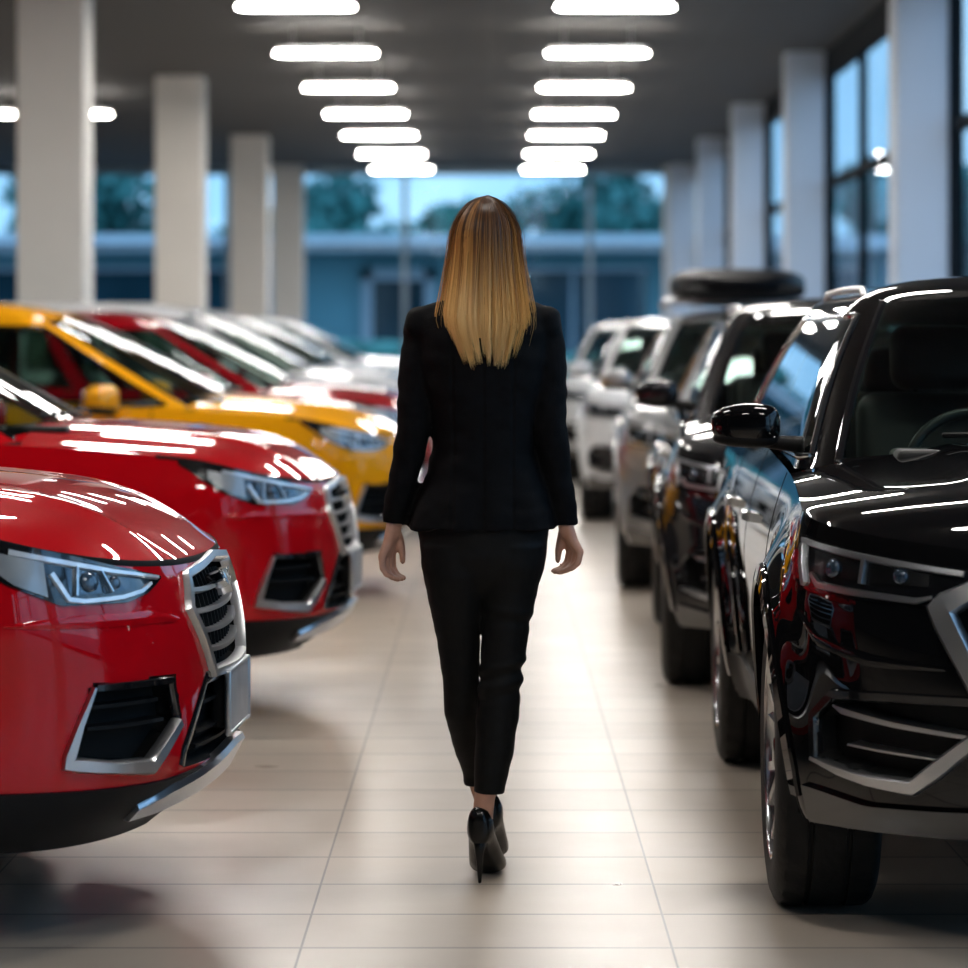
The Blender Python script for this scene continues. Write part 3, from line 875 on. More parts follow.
def floor_material():
    m, nt, b = nodes('floor_tiles')
    N, Lk = nt.nodes, nt.links
    g = N.new('ShaderNodeNewGeometry')
    sx = N.new('ShaderNodeSeparateXYZ'); Lk.new(g.outputs['Position'], sx.inputs[0])
    def mth(op, a, bb=None):
        n = N.new('ShaderNodeMath'); n.operation = op
        for i, v in enumerate((a, bb)):
            if v is None: continue
            if isinstance(v, (int, float)): n.inputs[i].default_value = v
            else: Lk.new(v, n.inputs[i])
        return n.outputs[0]
    def lines(sock, off, pitch, w):
        u = mth('DIVIDE', mth('ADD', sock, off), pitch)
        fr = mth('FRACT', u)
        d = mth('MINIMUM', fr, mth('SUBTRACT', 1.0, fr))
        return mth('LESS_THAN', mth('MULTIPLY', d, pitch), w), mth('FLOOR', u)
    lx, ix = lines(sx.outputs[0], .432 + .848 * 40, .848, .0028)
    ly, iy = lines(sx.outputs[1], -.04, .455, .0075)
    grout = mth('MAXIMUM', lx, ly)
    cb = N.new('ShaderNodeCombineXYZ'); Lk.new(ix, cb.inputs[0]); Lk.new(iy, cb.inputs[1])
    wn = N.new('ShaderNodeTexWhiteNoise'); wn.noise_dimensions = '2D'; Lk.new(cb.outputs[0], wn.inputs['Vector'])
    nz = N.new('ShaderNodeTexNoise'); nz.inputs['Scale'].default_value = 2.2; nz.inputs['Detail'].default_value = 6
    Lk.new(g.outputs['Position'], nz.inputs['Vector'])
    val = mth('ADD', mth('MULTIPLY', wn.outputs['Value'], .07), mth('MULTIPLY', nz.outputs['Fac'], .10))
    cr = N.new('ShaderNodeValToRGB')
    cr.color_ramp.elements[0].color = (.36, .30, .245, 1); cr.color_ramp.elements[1].color = (.54, .465, .385, 1)
    cr.color_ramp.elements[1].position = .17
    Lk.new(val, cr.inputs['Fac'])
    mx = N.new('ShaderNodeMix'); mx.data_type = 'RGBA'
    Lk.new(grout, mx.inputs['Factor']); Lk.new(cr.outputs['Color'], mx.inputs['A'])
    mx.inputs['B'].default_value = (.13, .115, .10, 1)
    Lk.new(mx.outputs['Result'], b.inputs['Base Color'])
    n2 = N.new('ShaderNodeTexNoise'); n2.inputs['Scale'].default_value = 5
    Lk.new(g.outputs['Position'], n2.inputs['Vector'])
    mr = N.new('ShaderNodeMapRange'); mr.inputs['To Min'].default_value = .25; mr.inputs['To Max'].default_value = .35
    Lk.new(n2.outputs['Fac'], mr.inputs['Value']); Lk.new(mr.outputs[0], b.inputs['Roughness'])
    bp = N.new('ShaderNodeBump'); bp.inputs['Strength'].default_value = .25; bp.inputs['Distance'].default_value = .002; bp.invert = True
    Lk.new(grout, bp.inputs['Height']); Lk.new(bp.outputs['Normal'], b.inputs['Normal'])
    return m

def ceiling_material():
    m, nt, b = nodes('ceiling_panels')
    N, Lk = nt.nodes, nt.links
    tc = N.new('ShaderNodeTexCoord')
    br = N.new('ShaderNodeTexBrick'); br.offset = 0
    br.inputs['Scale'].default_value = 1.0
    br.inputs['Brick Width'].default_value = 2.46; br.inputs['Row Height'].default_value = 2.46; br.inputs['Mortar Size'].default_value = .012
    br.inputs['Color1'].default_value = (.062, .057, .051, 1); br.inputs['Color2'].default_value = (.068, .062, .056, 1); br.inputs['Mortar'].default_value = (.088, .083, .078, 1)
    Lk.new(tc.outputs['Object'], br.inputs['Vector'])
    Lk.new(br.outputs['Color'], b.inputs['Base Color'])
    b.inputs['Roughness'].default_value = .75
    return m

MR = dict(
    floor=floor_material(), ceil=ceiling_material(),
    col=pm('column_plaster', (.80, .75, .68), .65, var=.02, scale=1.5, bump=.05),
    col_skylit=pm('column_skylight_tint', (.60, .66, .74), .65, var=.02, scale=1.5, bump=.05),  # blue cast of the window light put into the right columns' colour
    wall=pm('wall_paint', (.05, .05, .052), .8, var=.05, scale=1),
    frame=pm('window_frame_metal', (.008, .011, .014), .8, 0., spec=.1, var=.1),
    lightframe=pm('facade_frame_metal', (.22, .30, .36), .4, .3, var=.08),
    pane=glass_mat('window_glass', (.84, .94, 1.), .002, .3),
    lamp=pm('lamp_diffuser', (.9, .9, .88), .5, emit=(1., .955, .90), es=56., var=.01),
    lampbody=pm('lamp_housing', (.72, .72, .70), .5, var=.03),
)

mk('floor', box(XL, XR + .1, YF, BACK, -.12, 0), MR['floor'], smooth=False)['kind'] = 'structure'
mk('ceiling', box(XL, XR + .1, YF, BACK, CEIL, CEIL + .2), MR['ceil'], smooth=False)['kind'] = 'structure'
mk('wall_left', box(XL - .2, XL, YF, BACK, 0, CEIL), MR['wall'], smooth=False)['kind'] = 'structure'
mk('wall_front', box(XL, XR, YF - .2, YF, 0, CEIL), MR['wall'], smooth=False)['kind'] = 'structure'

# columns
def column(x0, x1, y0, y1):
    bm = bmesh.new(); bmesh.ops.create_cube(bm, size=1)
    for v in bm.verts:
        v.co = Vector(((x0 + x1) / 2 + v.co.x * (x1 - x0), (y0 + y1) / 2 + v.co.y * (y1 - y0), CEIL / 2 + v.co.z * CEIL))
    ed = [e for e in bm.edges if abs((e.verts[0].co - e.verts[1].co).z) > 1]
    bmesh.ops.bevel(bm, geom=ed, offset=.015, segments=2, affect='EDGES')
    bm.verts.index_update()
    vf = ([tuple(v.co) for v in bm.verts], [tuple(v.index for v in f.verts) for f in bm.faces]); bm.free()
    o = mk('column', vf, MR['col'] if x1 < 0 else MR['col_skylit'], angle=30)
    o['kind'] = 'structure'
    return o
for y in (30.6, 43.2, 55.8): column(-4.26, -3.66, y, y + .78)
column(-4.2, -3.6, BACK - .5, BACK)
RC = (28.9, 39.6, 48.3, 56.4, 64.9)
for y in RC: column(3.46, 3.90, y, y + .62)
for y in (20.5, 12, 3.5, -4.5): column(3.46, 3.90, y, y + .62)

# right hand glazing, one window per bay, and the glass end wall
bays = sorted([-4.5, 3.5, 12, 20.5] + list(RC))
nwin = 0
for a, b in zip(bays[:-1], bays[1:]):
    y0, y1 = a + .62, b
    nwin += 1
    w = empty('window_%d' % nwin, (XR, (y0 + y1) / 2, 0)); w['kind'] = 'structure'
    oy = (y0 + y1) / 2
    n = max(2, round((y1 - y0) / 3.2))
    fr = [box(-.06, .06, y0 - oy, y1 - oy, CEIL - .30, CEIL), box(-.04, .05, y0 - oy, y1 - oy, 3.16, 3.26), box(-.04, .06, y0 - oy, y1 - oy, 0, .12)]
    for k in range(n + 1):
        yy = y0 + (y1 - y0) * k / n - oy
        fr.append(box(-.04, .05, yy - .045, yy + .045, 0, CEIL))
    mk('window_frame', fr, MR['frame'], w, smooth=False)
    mk('pane', box(.01, .022, y0 - oy, y1 - oy, .1, CEIL - .3), MR['pane'], w, smooth=False)
nwin += 1
w = empty('window_%d' % nwin, (0, BACK, 0)); w['kind'] = 'structure'
fr = [box(XL, XR, 0, .12, CEIL - .16, CEIL), box(XL, XR, -.03, .08, 3.18, 3.25), box(XL, XR, -.02, .1, 0, .15)]
for x in (-12.1, -8.6, -5.1, -1.65, 1.94, 3.42): fr.append(box(x - .05, x + .05, -.03, .08, 0, CEIL))
mk('window_frame', fr, MR['lightframe'], w, smooth=False)
mk('pane', box(XL, XR, .02, .032, .1, CEIL - .15), MR['pane'], w, smooth=False)
mk('trim_1', box(3.36, XR, BACK - .2, BACK - .03, 0, CEIL), MR['col'], smooth=False)['kind'] = 'structure'

# ceiling lamps: rounded bars hung under the ceiling in rows
def lamp_mesh(W=1.08, D=.34, T=.07):
    P = []
    for k in range(13): 
        a = -PI / 2 + PI * k / 12; P.append((W / 2 - D / 2 + D / 2 * math.cos(a), D / 2 * math.sin(a)))
    for k in range(13):
        a = PI / 2 + PI * k / 12; P.append((-W / 2 + D / 2 + D / 2 * math.cos(a), D / 2 * math.sin(a)))
    return P
P = lamp_mesh(D=.26)
LAMP_Z = CAM_H + 3.075
ORD = ['first', 'second', 'third', 'fourth', 'fifth', 'sixth', 'seventh']
lamp0 = None
def lamp(x, y, label, group):
    global lamp0
    if lamp0 is None:
        r = empty('ceiling_light')
        mk('diffuser', prism(P, 0, .018, 'z'), MR['lamp'], r, angle=50)
        mk('housing', prism([(p[0] * .97, p[1] * .9) for p in P], .018, .07, 'z'), MR['lampbody'], r, angle=50)
        for sx in (-1, 1): mk('suspension_rod', tube([(sx * .36, 0, .07), (sx * .36, 0, CEIL - LAMP_Z)], .008, 8, cap=False), MR['lampbody'], r)
        lamp0 = r
    else:
        r = lamp0.copy(); link(r)
        for ch in lamp0.children:
            c = ch.copy(); link(c, r)
    r.location = (x, y, LAMP_Z)
    tag(r, label, 'ceiling light', group)
rows = [31.5, 36.6, 41.6, 46.5, 51.3, 56.4, 61.6]
for i, y in enumerate(rows):
    t = (y - 31.5) / 31
    lamp(-1.80 + .2 * t, y, 'glowing white ceiling bar light, %s from the front in the row left of the head' % ORD[i], 'ceiling lights in the left row')
    lamp(1.16 - .02 * t, y, 'glowing white ceiling bar light, %s from the front in the row right of the head' % ORD[i], 'ceiling lights in the right row')
lamp(-5.73, 46.5, 'white ceiling bar light peeping out right of the nearest left column', 'ceiling lights beyond the left columns')
lamp(-7.05, 46.5, 'white ceiling bar light cut by the left frame edge, left of the nearest column', 'ceiling lights beyond the left columns')
for y in (26.6, 21.8, 18.9, 14.2, 9.2, 4.0):
    for x in (-1.8, 1.16):
        lamp(x, y, 'ceiling bar light out of view above the front of the aisle', 'ceiling lights above the viewer')
for y in (40.5, 35.5, 30.5, 25.5, 19., 12.):  # unseen lamps added to brighten the left columns and cars
    lamp(-7.2, y, 'added ceiling bar light out of view above the left row of cars', 'added ceiling lights over the left cars')

# ------------------------------------------------------------------ outside
MO = dict(
    ground=pm('paving', (.20, .21, .22), .8, var=.15, scale=.5),
    leaf=pm('foliage', (.05, .21, .19), .7, var=.45, scale=1.5),
    leaf2=pm('foliage_light', (.09, .30, .25), .7, var=.45, scale=1.5),
    bark=pm('bark', (.06, .05, .04), .9, var=.3, scale=6),
    fascia=pm('render_pale', (.62, .68, .72), .7, var=.04, scale=1),
    wallb=pm('wall_blue_grey', (.15, .33, .37), .7, var=.1, scale=.6),
    glassb=pm('shop_glass', (.02, .06, .08), .08, coat=1., var=.3, scale=.4),
    framb=pm('door_frame_grey', (.42, .46, .50), .5, var=.05),
)
mk('outside_ground', box(-80, 90, -30, 260, -.3, -.13), MO['ground'], smooth=False)['kind'] = 'structure'

def tree(x, y, h, r, lab, mat, seed, n=4600):
    rg = np.random.default_rng(seed)
    root = empty('tree', (x, y, -.13))
    tag(root, lab, 'tree', 'trees outside the glass')
    tr = [tube([(0, 0, 0), (.05, .03, h * .3), (-.05, 0, h * .6), (0, .05, h * .9)], [.22, .17, .11, .03], 10)]
    blobs = []
    for k in range(11):
        a = rg.uniform(0, 2 * PI); q = rg.uniform(.1, .75) * r; zz = h * rg.uniform(.38, .9)
        q *= 1.15 - .6 * max(0, (zz / h - .5))
        c = (q * math.cos(a), q * math.sin(a), zz)
        blobs.append((c, r * rg.uniform(.32, .5)))
        tr.append(tube([(0, 0, zz * .6), (c[0] * .5, c[1] * .5, zz * .85), c], [.08, .05, .02], 7))
    blobs.append(((0, 0, h * .9), r * .4))
    mk('trunk', tr, MO['bark'], root)
    V, F = [], []
    for k in range(n):
        c, rr = blobs[rg.integers(len(blobs))]
        d = rg.normal(size=3); d /= np.linalg.norm(d)
        p = np.array(c) + d * rr * rg.uniform(.55, 1.05) * np.array([1, 1, .8])
        u = rg.normal(size=3); u /= np.linalg.norm(u)
        w = np.cross(u, d + .3 * rg.normal(size=3)); w /= max(1e-6, np.linalg.norm(w))
        s = rg.uniform(.12, .27)
        b = len(V)
        V += [p - u * s, p + w * s * .55, p + u * s, p - w * s * .55]
        F.append((b, b + 1, b + 2, b + 3))
    f = mk('foliage', (V, F), mat, root, smooth=False)
tree(-4.0, 91, 5.8, 2.8, 'dark green tree outside, behind the left end of the far glass', MO['leaf'], 1)
tree(-10.6, 91, 6.6, 2.8, 'dark tree outside, seen between the two nearest left columns', MO['leaf'], 2)
tree(3.0, 92, 6.0, 3.1, 'tall dark tree outside, right of the head behind the far glass', MO['leaf'], 3)
tree(-.4, 100, 5.6, 1.8, 'light green tree outside, just right of the head', MO['leaf2'], 4)
tree(-17.2, 92, 6.0, 2.6, 'dark tree outside, left of the nearest left column', MO['leaf'], 6)
tree(-6.5, 99, 5.2, 2.0, 'light green tree outside, left of the last left column', MO['leaf2'], 8)
tree(9.5, 62, 4.6, 2.0, 'dark tree outside, behind the right side windows', MO['leaf'], 9)
tree(18.5, 88, 5.2, 2.6, 'dark tree outside, farther off behind the right side windows', MO['leaf'], 10)
tree(6.6, 36, 3.4, 1.3, 'low dark tree outside the nearest right side window', MO['leaf'], 11)

tree(11.2, 93, 6.4, 2.5, 'dark tree outside, beyond the corner of the low building, behind the right windows', MO['leaf'], 12)
# low building opposite the far glass
bl = empty('building', (0, 77, -.13)); tag(bl, 'low pale building with flat canopy and glass doors outside the far glass', 'building')
mk('wall', [box(-16, 12, 1.2, 5, 0, 3.5)], MO['wallb'], bl, smooth=False)
mk('canopy', [rbox(-2, 1.0, 3.72, 29, 2.6, .36, .04)], MO['fascia'], bl, smooth=False)
for x in (-14, -9.6, -5, 4.2, 9): mk('canopy_post', rbox(x, 0, 1.8, .18, .18, 3.5, .02), MO['framb'], bl)
for x0, x1 in ((-13.4, -10), (-9.2, -5.6), (.2, 3.6), (4.8, 8.4)):
    wdw = mk('window', box(x0, x1, 1.1, 1.22, .6, 3.1), MO['glassb'], bl, smooth=False)
    mk('window_frame', [box(x0 - .06, x1 + .06, 1.06, 1.2, 3.1, 3.2), box(x0 - .06, x1 + .06, 1.06, 1.2, .52, .6), box((x0 + x1) / 2 - .04, (x0 + x1) / 2 + .04, 1.06, 1.2, .6, 3.1)], MO['framb'], wdw, smooth=False)
dr = mk('door', box(-2.7, -1.5, 1.08, 1.22, 0, 2.9), MO['glassb'], bl, smooth=False)
mk('door_frame', [box(-2.95, -2.7, .98, 1.25, 0, 3.15), box(-1.5, -1.25, .98, 1.25, 0, 3.15), box(-2.95, -1.25, .98, 1.25, 2.9, 3.15)], MO['framb'], dr, smooth=False)
for x, y, h, l in ((-4.4, 72, 1.5, 7.), (3.2, 72.5, 1.2, 4.5)):
    V, F = sellipsoid((0, 0, h / 2), (l / 2, .6, h / 2), 5, 60, 24)
    V = [(p[0], p[1], p[2] + .0) for p in V]
    V = [tuple(Vector(p) * (1 + .06 * noise.noise(Vector(p) * 2.2 + Vector((x, y, 0))))) for p in V]
    hd = mk('hedge', (V, F), MO['leaf2'], loc=(x, y, -.13))
    tag(hd, 'clipped green hedge outside, %s of the walking person' % ('left' if x < 0 else 'right'), 'hedge')

# sky and exposure
wd = bpy.data.worlds.new('sky'); SC.world = wd; wd.use_nodes = True
nt = wd.node_tree; nt.nodes.clear()
out = nt.nodes.new('ShaderNodeOutputWorld'); bg = nt.nodes.new('ShaderNodeBackground')
tc = nt.nodes.new('ShaderNodeTexCoord'); sp = nt.nodes.new('ShaderNodeSeparateXYZ')
nt.links.new(tc.outputs['Generated'], sp.inputs[0])
cr = nt.nodes.new('ShaderNodeValToRGB')
cr.color_ramp.elements[0].position = .0; cr.color_ramp.elements[0].color = (.30, .50, .66, 1)
cr.color_ramp.elements[1].position = .55; cr.color_ramp.elements[1].color = (.26, .50, .82, 1)
e = cr.color_ramp.elements.new(.06); e.color = (.27, .47, .66, 1)
cl = nt.nodes.new('ShaderNodeTexNoise'); cl.inputs['Scale'].default_value = 9; cl.inputs['Detail'].default_value = 5
nt.links.new(tc.outputs['Generated'], cl.inputs['Vector'])
mr = nt.nodes.new('ShaderNodeMapRange'); mr.inputs['From Min'].default_value = .45; mr.inputs['From Max'].default_value = .7
nt.links.new(cl.outputs['Fac'], mr.inputs['Value'])
mx = nt.nodes.new('ShaderNodeMix'); mx.data_type = 'RGBA'
nt.links.new(mr.outputs[0], mx.inputs['Factor'])
nt.links.new(sp.outputs[2], cr.inputs['Fac']); nt.links.new(cr.outputs['Color'], mx.inputs['A'])
mx.inputs['B'].default_value = (.66, .82, .97, 1)
nt.links.new(mx.outputs['Result'], bg.inputs['Color'])
bg.inputs['Strength'].default_value = 1.5
nt.links.new(bg.outputs[0], out.inputs[0])
SC.view_settings.view_transform = 'Standard'
SC.view_settings.look = 'None'
SC.view_settings.gamma = 1
SC.view_settings.use_curve_mapping = False
SC.view_settings.exposure = 0.4

# ------------------------------------------------------------------ the cars
red, yellow, dred = paint('red', (.50, .002, .007), .1), paint('yellow', (.85, .36, .005), .1), paint('dark_red', (.34, .004, .010), .2)
white, white2 = paint('white', (.72, .74, .75)), paint('pearl_white', (.62, .64, .65))
black, silver, black2 = paint('black', (.0035, .0035, .004), 0, .3), paint('silver', (.36, .37, .38), .8, .35), paint('graphite', (.012, .012, .014), .3, .3)

protoA = car_crossover(red)
note_children(protoA)
place_car(protoA, (-.645, 8.5), math.radians(-2.5), 'red crossover nearest in the left row, its nose cut by the left edge', 'cars in the left row')
GL, GR = 'cars in the left row', 'cars in the right row'
for nose, rz, p, lab in (
        ((-.535, 13.18), -2.5, red, 'second red crossover in the left row, parked behind the nearest red one'),
        ((-.42, 19.2), -3, yellow, 'bright yellow crossover in the left row'),
        ((-.36, 24.6), -3, dred, 'dark red crossover parked just behind the yellow car'),
        ((-.42, 29.1), -2, white, 'white car with dark glass parked just behind the dark red car'),
        ((-.50, 36.0), -2, white2, 'white car second behind the dark red one, half hidden by the white car in front'),
        ((-.60, 47.2), -2, white, 'pale white car at the far end of the left row')):
    o = place_car(copy_tree(protoA, p), nose, math.radians(rz), lab, GL)
    if nose[1] > 26: o.scale = (1.07,) * 3
protoB = car_suv(black)
note_children(protoB)
place_car(protoB, (1.66, 7.45), math.radians(-90 - 1.2), 'large black car nearest on the right, cut by the right edge', GR)
for nose, rz, p, lab in (
        ((1.66, 12.85), -92, black2, 'second black car on the right, parked right behind the nearest one'),
        ((1.68, 18.2), -92, silver, 'silver grey car with a black roof box in the right row'),
        ((1.66, 25.4), -92, white, 'white car in the right row, behind the silver one'),
        ((1.62, 32.6), -92, white2, 'pale car at the far end of the right row')):
    place_car(copy_tree(protoB, p), nose, math.radians(rz), lab, GR)
# roof box on the silver car
rb = empty('roof_box', (1.545, 21.3, 1.585), math.radians(-92)); tag(rb, 'glossy black roof box on top of the silver grey car', 'roof box')
V, F = sellipsoid((0, 0, .14), (.95, .42, .11), 3.4, 44, 22, lambda x, y, z: (x, y * (1 - .12 * x * x), z * (1 - .28 * x)))
mk('lid', (V, F), pm('roof_box_shell', (.003, .003, .004), .4, spec=.06, var=.1), rb)
mk('base_tray', [rbox(0, 0, .10, 1.8, .76, .06, .025)], M['plastic'], rb)
for x in (-.45, .45): mk('cross_bar', [rbox(x, 0, .045, .06, .94, .03, .01), rbox(x, .45, .03, .08, .05, .05, .01), rbox(x, -.45, .03, .08, .05, .05, .01)], M['satin'], rb)
# ------------------------------------------------------------------ the person
MP = dict(
    skin=pm('skin', (.56, .30, .21), .45, spec=.4, var=.06, scale=40),
    cloth=pm('black_wool', (.0032, .0032, .0038), .8, spec=.12, var=.25, scale=60, bump=.15, bscale=260),
    trouser=pm('black_stretch_cloth', (.0045, .0045, .0043), .65, spec=.2, var=.2, scale=50, bump=.12, bscale=260),
    shoe=pm('black_patent_leather', (.004, .004, .004), .22, spec=.35, var=.1),
    eye=pm('eye_white', (.7, .7, .68), .2, coat=1., var=.02), iris=pm('iris', (.08, .12, .14), .2, coat=1., var=.2, scale=80),
)
PY = 8.72
person = empty('person', (0, PY, 0))
tag(person, 'person with long blonde hair in a black blazer and trousers walking away down the aisle', 'person')

def hand(sg, wrist, knc, tips, thumb):
    """palm from four metacarpals, curled fingers of unequal length, thumb off the side of the palm"""
    out = []
    for i in range(4):
        u = (1.5 - i)                       # index in front, little finger behind
        k = Vector(knc) + Vector((-.0085 * sg * u - .003 * sg, .0165 * u, -.004 * abs(u - .4)))
        out.append(tube([Vector(wrist) + Vector((-.004 * sg * u, .008 * u, .01)), Vector(wrist).lerp(k, .5) + Vector((0, .002 * u, 0)), k], [.0140, .0138, .0108], 10))
        L = (.94, 1.04, 1.0, .80)[i]
        a, b, c = tips
        p1 = k + Vector(a) * L; p2 = p1 + Vector(b) * L; p3 = p2 + Vector(c) * L
        p1.y += .002 * u; p3.y -= .003 * u
        out.append(tube([k, p1, p2, p3], [.0100, .0090, .0082, .0068], 10))
    t = [Vector(p) for p in thumb]
    out.append(tube(t, [.0135, .0115, .0092, .0072], 10))
    return out

B_ = []
# torso, pelvis and neck
B_.append(loftz([(-.017, .0, .80, .12, .085), (-.017, .0, .92, .14, .095), (-.018, 0, 1.0, .135, .095), (-.018, .0, 1.09, .112, .085), (-.018, 0, 1.2, .125, .09), (-.018, 0, 1.32, .145, .092), (-.018, 0, 1.41, .150, .078), (-.018, 0, 1.45, .10, .06), (-.016, .0, 1.475, .055, .052), (-.014, .004, 1.54, .05, .052), (-.012, .012, 1.60, .048, .055)]))
# head: skull, jaw, nose, chin, brow, ears
B_.append(sellipsoid((-.010, .005, 1.655), (.072, .092, .095), 2.1, 32, 24))
B_.append(loftz([(-.010, .055, 1.545, .022, .028), (-.010, .05, 1.56, .038, .045), (-.010, .04, 1.60, .056, .062), (-.010, .03, 1.65, .064, .072)], 24))
B_.append(tube([(-.010, .096, 1.665), (-.010, .108, 1.645), (-.010, .116, 1.625), (-.010, .104, 1.616)], [.006, .0085, .011, .010], 10))
B_.append(tube([(-.034, .088, 1.674), (-.010, .097, 1.680), (.014, .088, 1.674)], .009, 8))
B_.append(tube([(-.030, .092, 1.583), (-.010, .099, 1.587), (.010, .092, 1.583)], [.004, .0075, .004], 8))
B_.append(tube([(-.028, .092, 1.574), (-.010, .099, 1.571), (.008, .092, 1.574)], [.004, .008, .004], 8))
for sx in (-1, 1):
    B_.append(sellipsoid((-.010 + sx * .074, .0, 1.645), (.008, .02, .032), 2, 16, 12))
# arms (under the sleeves) and hands
armL = [(-.165, 0, 1.415), (-.185, -.005, 1.30), (-.1955, -.014, 1.165), (-.223, .002, 1.03), (-.246, .012, .925), (-.2475, .013, .895)]
armR = [(.130, 0, 1.415), (.150, -.005, 1.30), (.1535, -.014, 1.165), (.175, .002, 1.03), (.194, .012, .925), (.1965, .013, .895)]
for a in (armL, armR): B_.append(tube(a, [.040, .036, .030, .025, .021, .0195], 14))
B_ += hand(-1, (-.2475, .013, .90), (-.2675, .012, .842), ((.003, -.006, -.036), (.012, -.002, -.020), (.018, .002, -.007)), ((-.240, .030, .893), (-.230, .030, .868), (-.2255, .026, .842), (-.2245, .022, .820)))
B_ += hand(1, (.1965, .013, .90), (.221, .012, .855), ((-.007, -.006, -.034), (-.018, -.002, -.018), (-.021, .002, -.006)), ((.188, .030, .893), (.181, .032, .868), (.1755, .028, .842), (.1745, .024, .822)))
# legs and feet (under trousers and shoes)
legL = [(-.09, 0, .82), (-.080, .05, .58), (-.070, .10, .45), (-.046, .172, .33), (-.036, .222, .25), (-.030, .234, .215), (-.010, .25, .16)]
legR = [(.055, 0, .82), (.036, -.005, .58), (.024, .0, .45), (.002, -.02, .30), (-.014, -.012, .215), (-.020, -.004, .155)]
B_.append(tube(legL, [.055, .040, .034, .030, .025, .024, .025], 14)); B_.append(tube(legR, [.055, .042, .036, .032, .027, .027], 14))
def foot(x, y, rot):
    c, s = math.cos(rot), math.sin(rot)
    def tr(d, w, z): return (x + d * s + w * c, y + d * c - w * s, z)
    return tr
footR, footL = foot(-.024, -.006, .13), foot(.000, .262, .02)
for f in (footR, footL):
    B_.append(tube([f(0, 0, .155), f(.045, 0, .115), f(.10, 0, .066), (f(.145, 0, .036))], [.027, .029, .027, .02], 12))
body = remeshed('body', B_, MP['skin'], .0042, 3, person)

# face
for sx in (-1, 1):
    e = mk('eye', sellipsoid((-.010 + sx * .031, .082, 1.653), (.0125, .010, .0085), 2, 18, 12), MP['eye'], person)
    mk('iris', sellipsoid((-.010 + sx * .031, .090, 1.653), (.0055, .003, .0055), 2, 14, 8), MP['iris'], e)

# blazer
J = [loftz([(-.0215, .0, .906, .188, .136), (-.0215, 0, .912, .189, .137), (-.020, .0, .95, .181, .131), (-.0185, .0, 1.0, .167, .121), (-.0175, 0, 1.05, .147, .112), (-.018, .0, 1.10, .131, .106), (-.018, 0, 1.16, .128, .104), (-.018, .0, 1.22, .140, .108), (-.018, .0, 1.27, .156, .111),
            (-.018, .0, 1.34, .172, .113), (-.018, .0, 1.41, .178, .106), (-.018, 0, 1.448, .180, .092), (-.018, 0, 1.470, .162, .076), (-.016, 0, 1.488, .125, .066), (-.015, 0, 1.504, .066, .058), (-.015, .004, 1.517, .056, .056)], 56, 2.3)]
J.append(tube([(-.172, 0, 1.435), (-.180, -.002, 1.36), (-.189, -.006, 1.27), (-.1955, -.014, 1.165), (-.222, .0, 1.03), (-.2475, .012, .925), (-.2478, .012, .916)], [.046, .050, .048, .0435, .0385, .033, .0325], 20, cap=False))
J.append(tube([(.136, 0, 1.435), (.145, -.002, 1.36), (.150, -.006, 1.27), (.1535, -.014, 1.165), (.174, .0, 1.03), (.1925, .012, .925), (.193, .012, .916)], [.046, .050, .048, .0435, .0385, .033, .0325], 20, cap=False))
for sx, x in ((-1, -.172), (1, .136)): J.append(sellipsoid((x, 0, 1.430), (.046, .058, .044), 2.8, 24, 16))
def fold(p, n):
    # seams down the back and soft pulls at waist and sleeves
    d = .0045 * noise.noise(Vector((p.x * 9, p.y * 9, p.z * 22))) + .003 * noise.noise(Vector((p.x * 26 + 5, p.y * 20, p.z * 30)))
    if p.z < 1.08: d += .004 * math.sin(math.atan2(p.y, p.x + .018) * 9 + 1) * (1.08 - p.z) / .17
    if p.y < 0:
        for xs in (-.018, -.018 - .075 - .02 * abs(p.z - 1.1), -.018 + .075 + .02 * abs(p.z - 1.1)):
            d -= .0035 * math.exp(-((p.x - xs) / .0035) ** 2)
    return p + n * d
mk_b = remeshed('blazer', J, MP['cloth'], .0048, 3, person, fold)

# trousers
T = [loftz([(-.0165, .0, .735, .05, .04), (-.0165, .0, .755, .10, .06), (-.0165, 0, .785, .135, .085), (-.0165, 0, .835, .160, .110), (-.017, 0, .93, .172, .122), (-.017, 0, .99, .14, .105)], 48, 2.2)]
T.append(tube([(-.088, -.014, .87), (-.0885, -.010, .80), (-.088, .012, .73), (-.0805, .05, .61), (-.0745, .078, .50), (-.0735, .105, .43), (-.056, .165, .34), (-.041, .208, .28), (-.035, .222, .25), (-.0325, .226, .222)], [.094, .086, .0725, .055, .048, .046, .043, .039, .0365, .036], 22, cap=False))
T.append(tube([(.055, -.014, .87), (.054, -.012, .81), (.0495, -.004, .757), (.0425, -.002, .672), (.029, .0, .546), (.021, .004, .449), (.010, -.008, .323), (.0, -.014, .255), (-.0015, -.015, .228)], [.094, .085, .074, .063, .0555, .0565, .049, .041, .0405], 22, cap=False))
def crease(p, n):
    d = .0025 * noise.noise(Vector((p.x * 12, p.y * 12, p.z * 30)))
    if p.x > -.03:   # pulls behind the right knee
        for zc, a, w in ((.555, .0045, .010), (.530, -.0045, .010), (.505, .0045, .011), (.478, -.004, .012), (.70, .003, .012), (.675, -.003, .012)):
            d += a * math.exp(-((p.z - zc - .25 * (p.x - .02) * (1 if zc < .6 else -.5)) / w) ** 2) * (1 if p.y < .03 else .3)
    return p + n * d
remeshed('trousers', T, MP['trouser'], .0046, 14, person, crease)

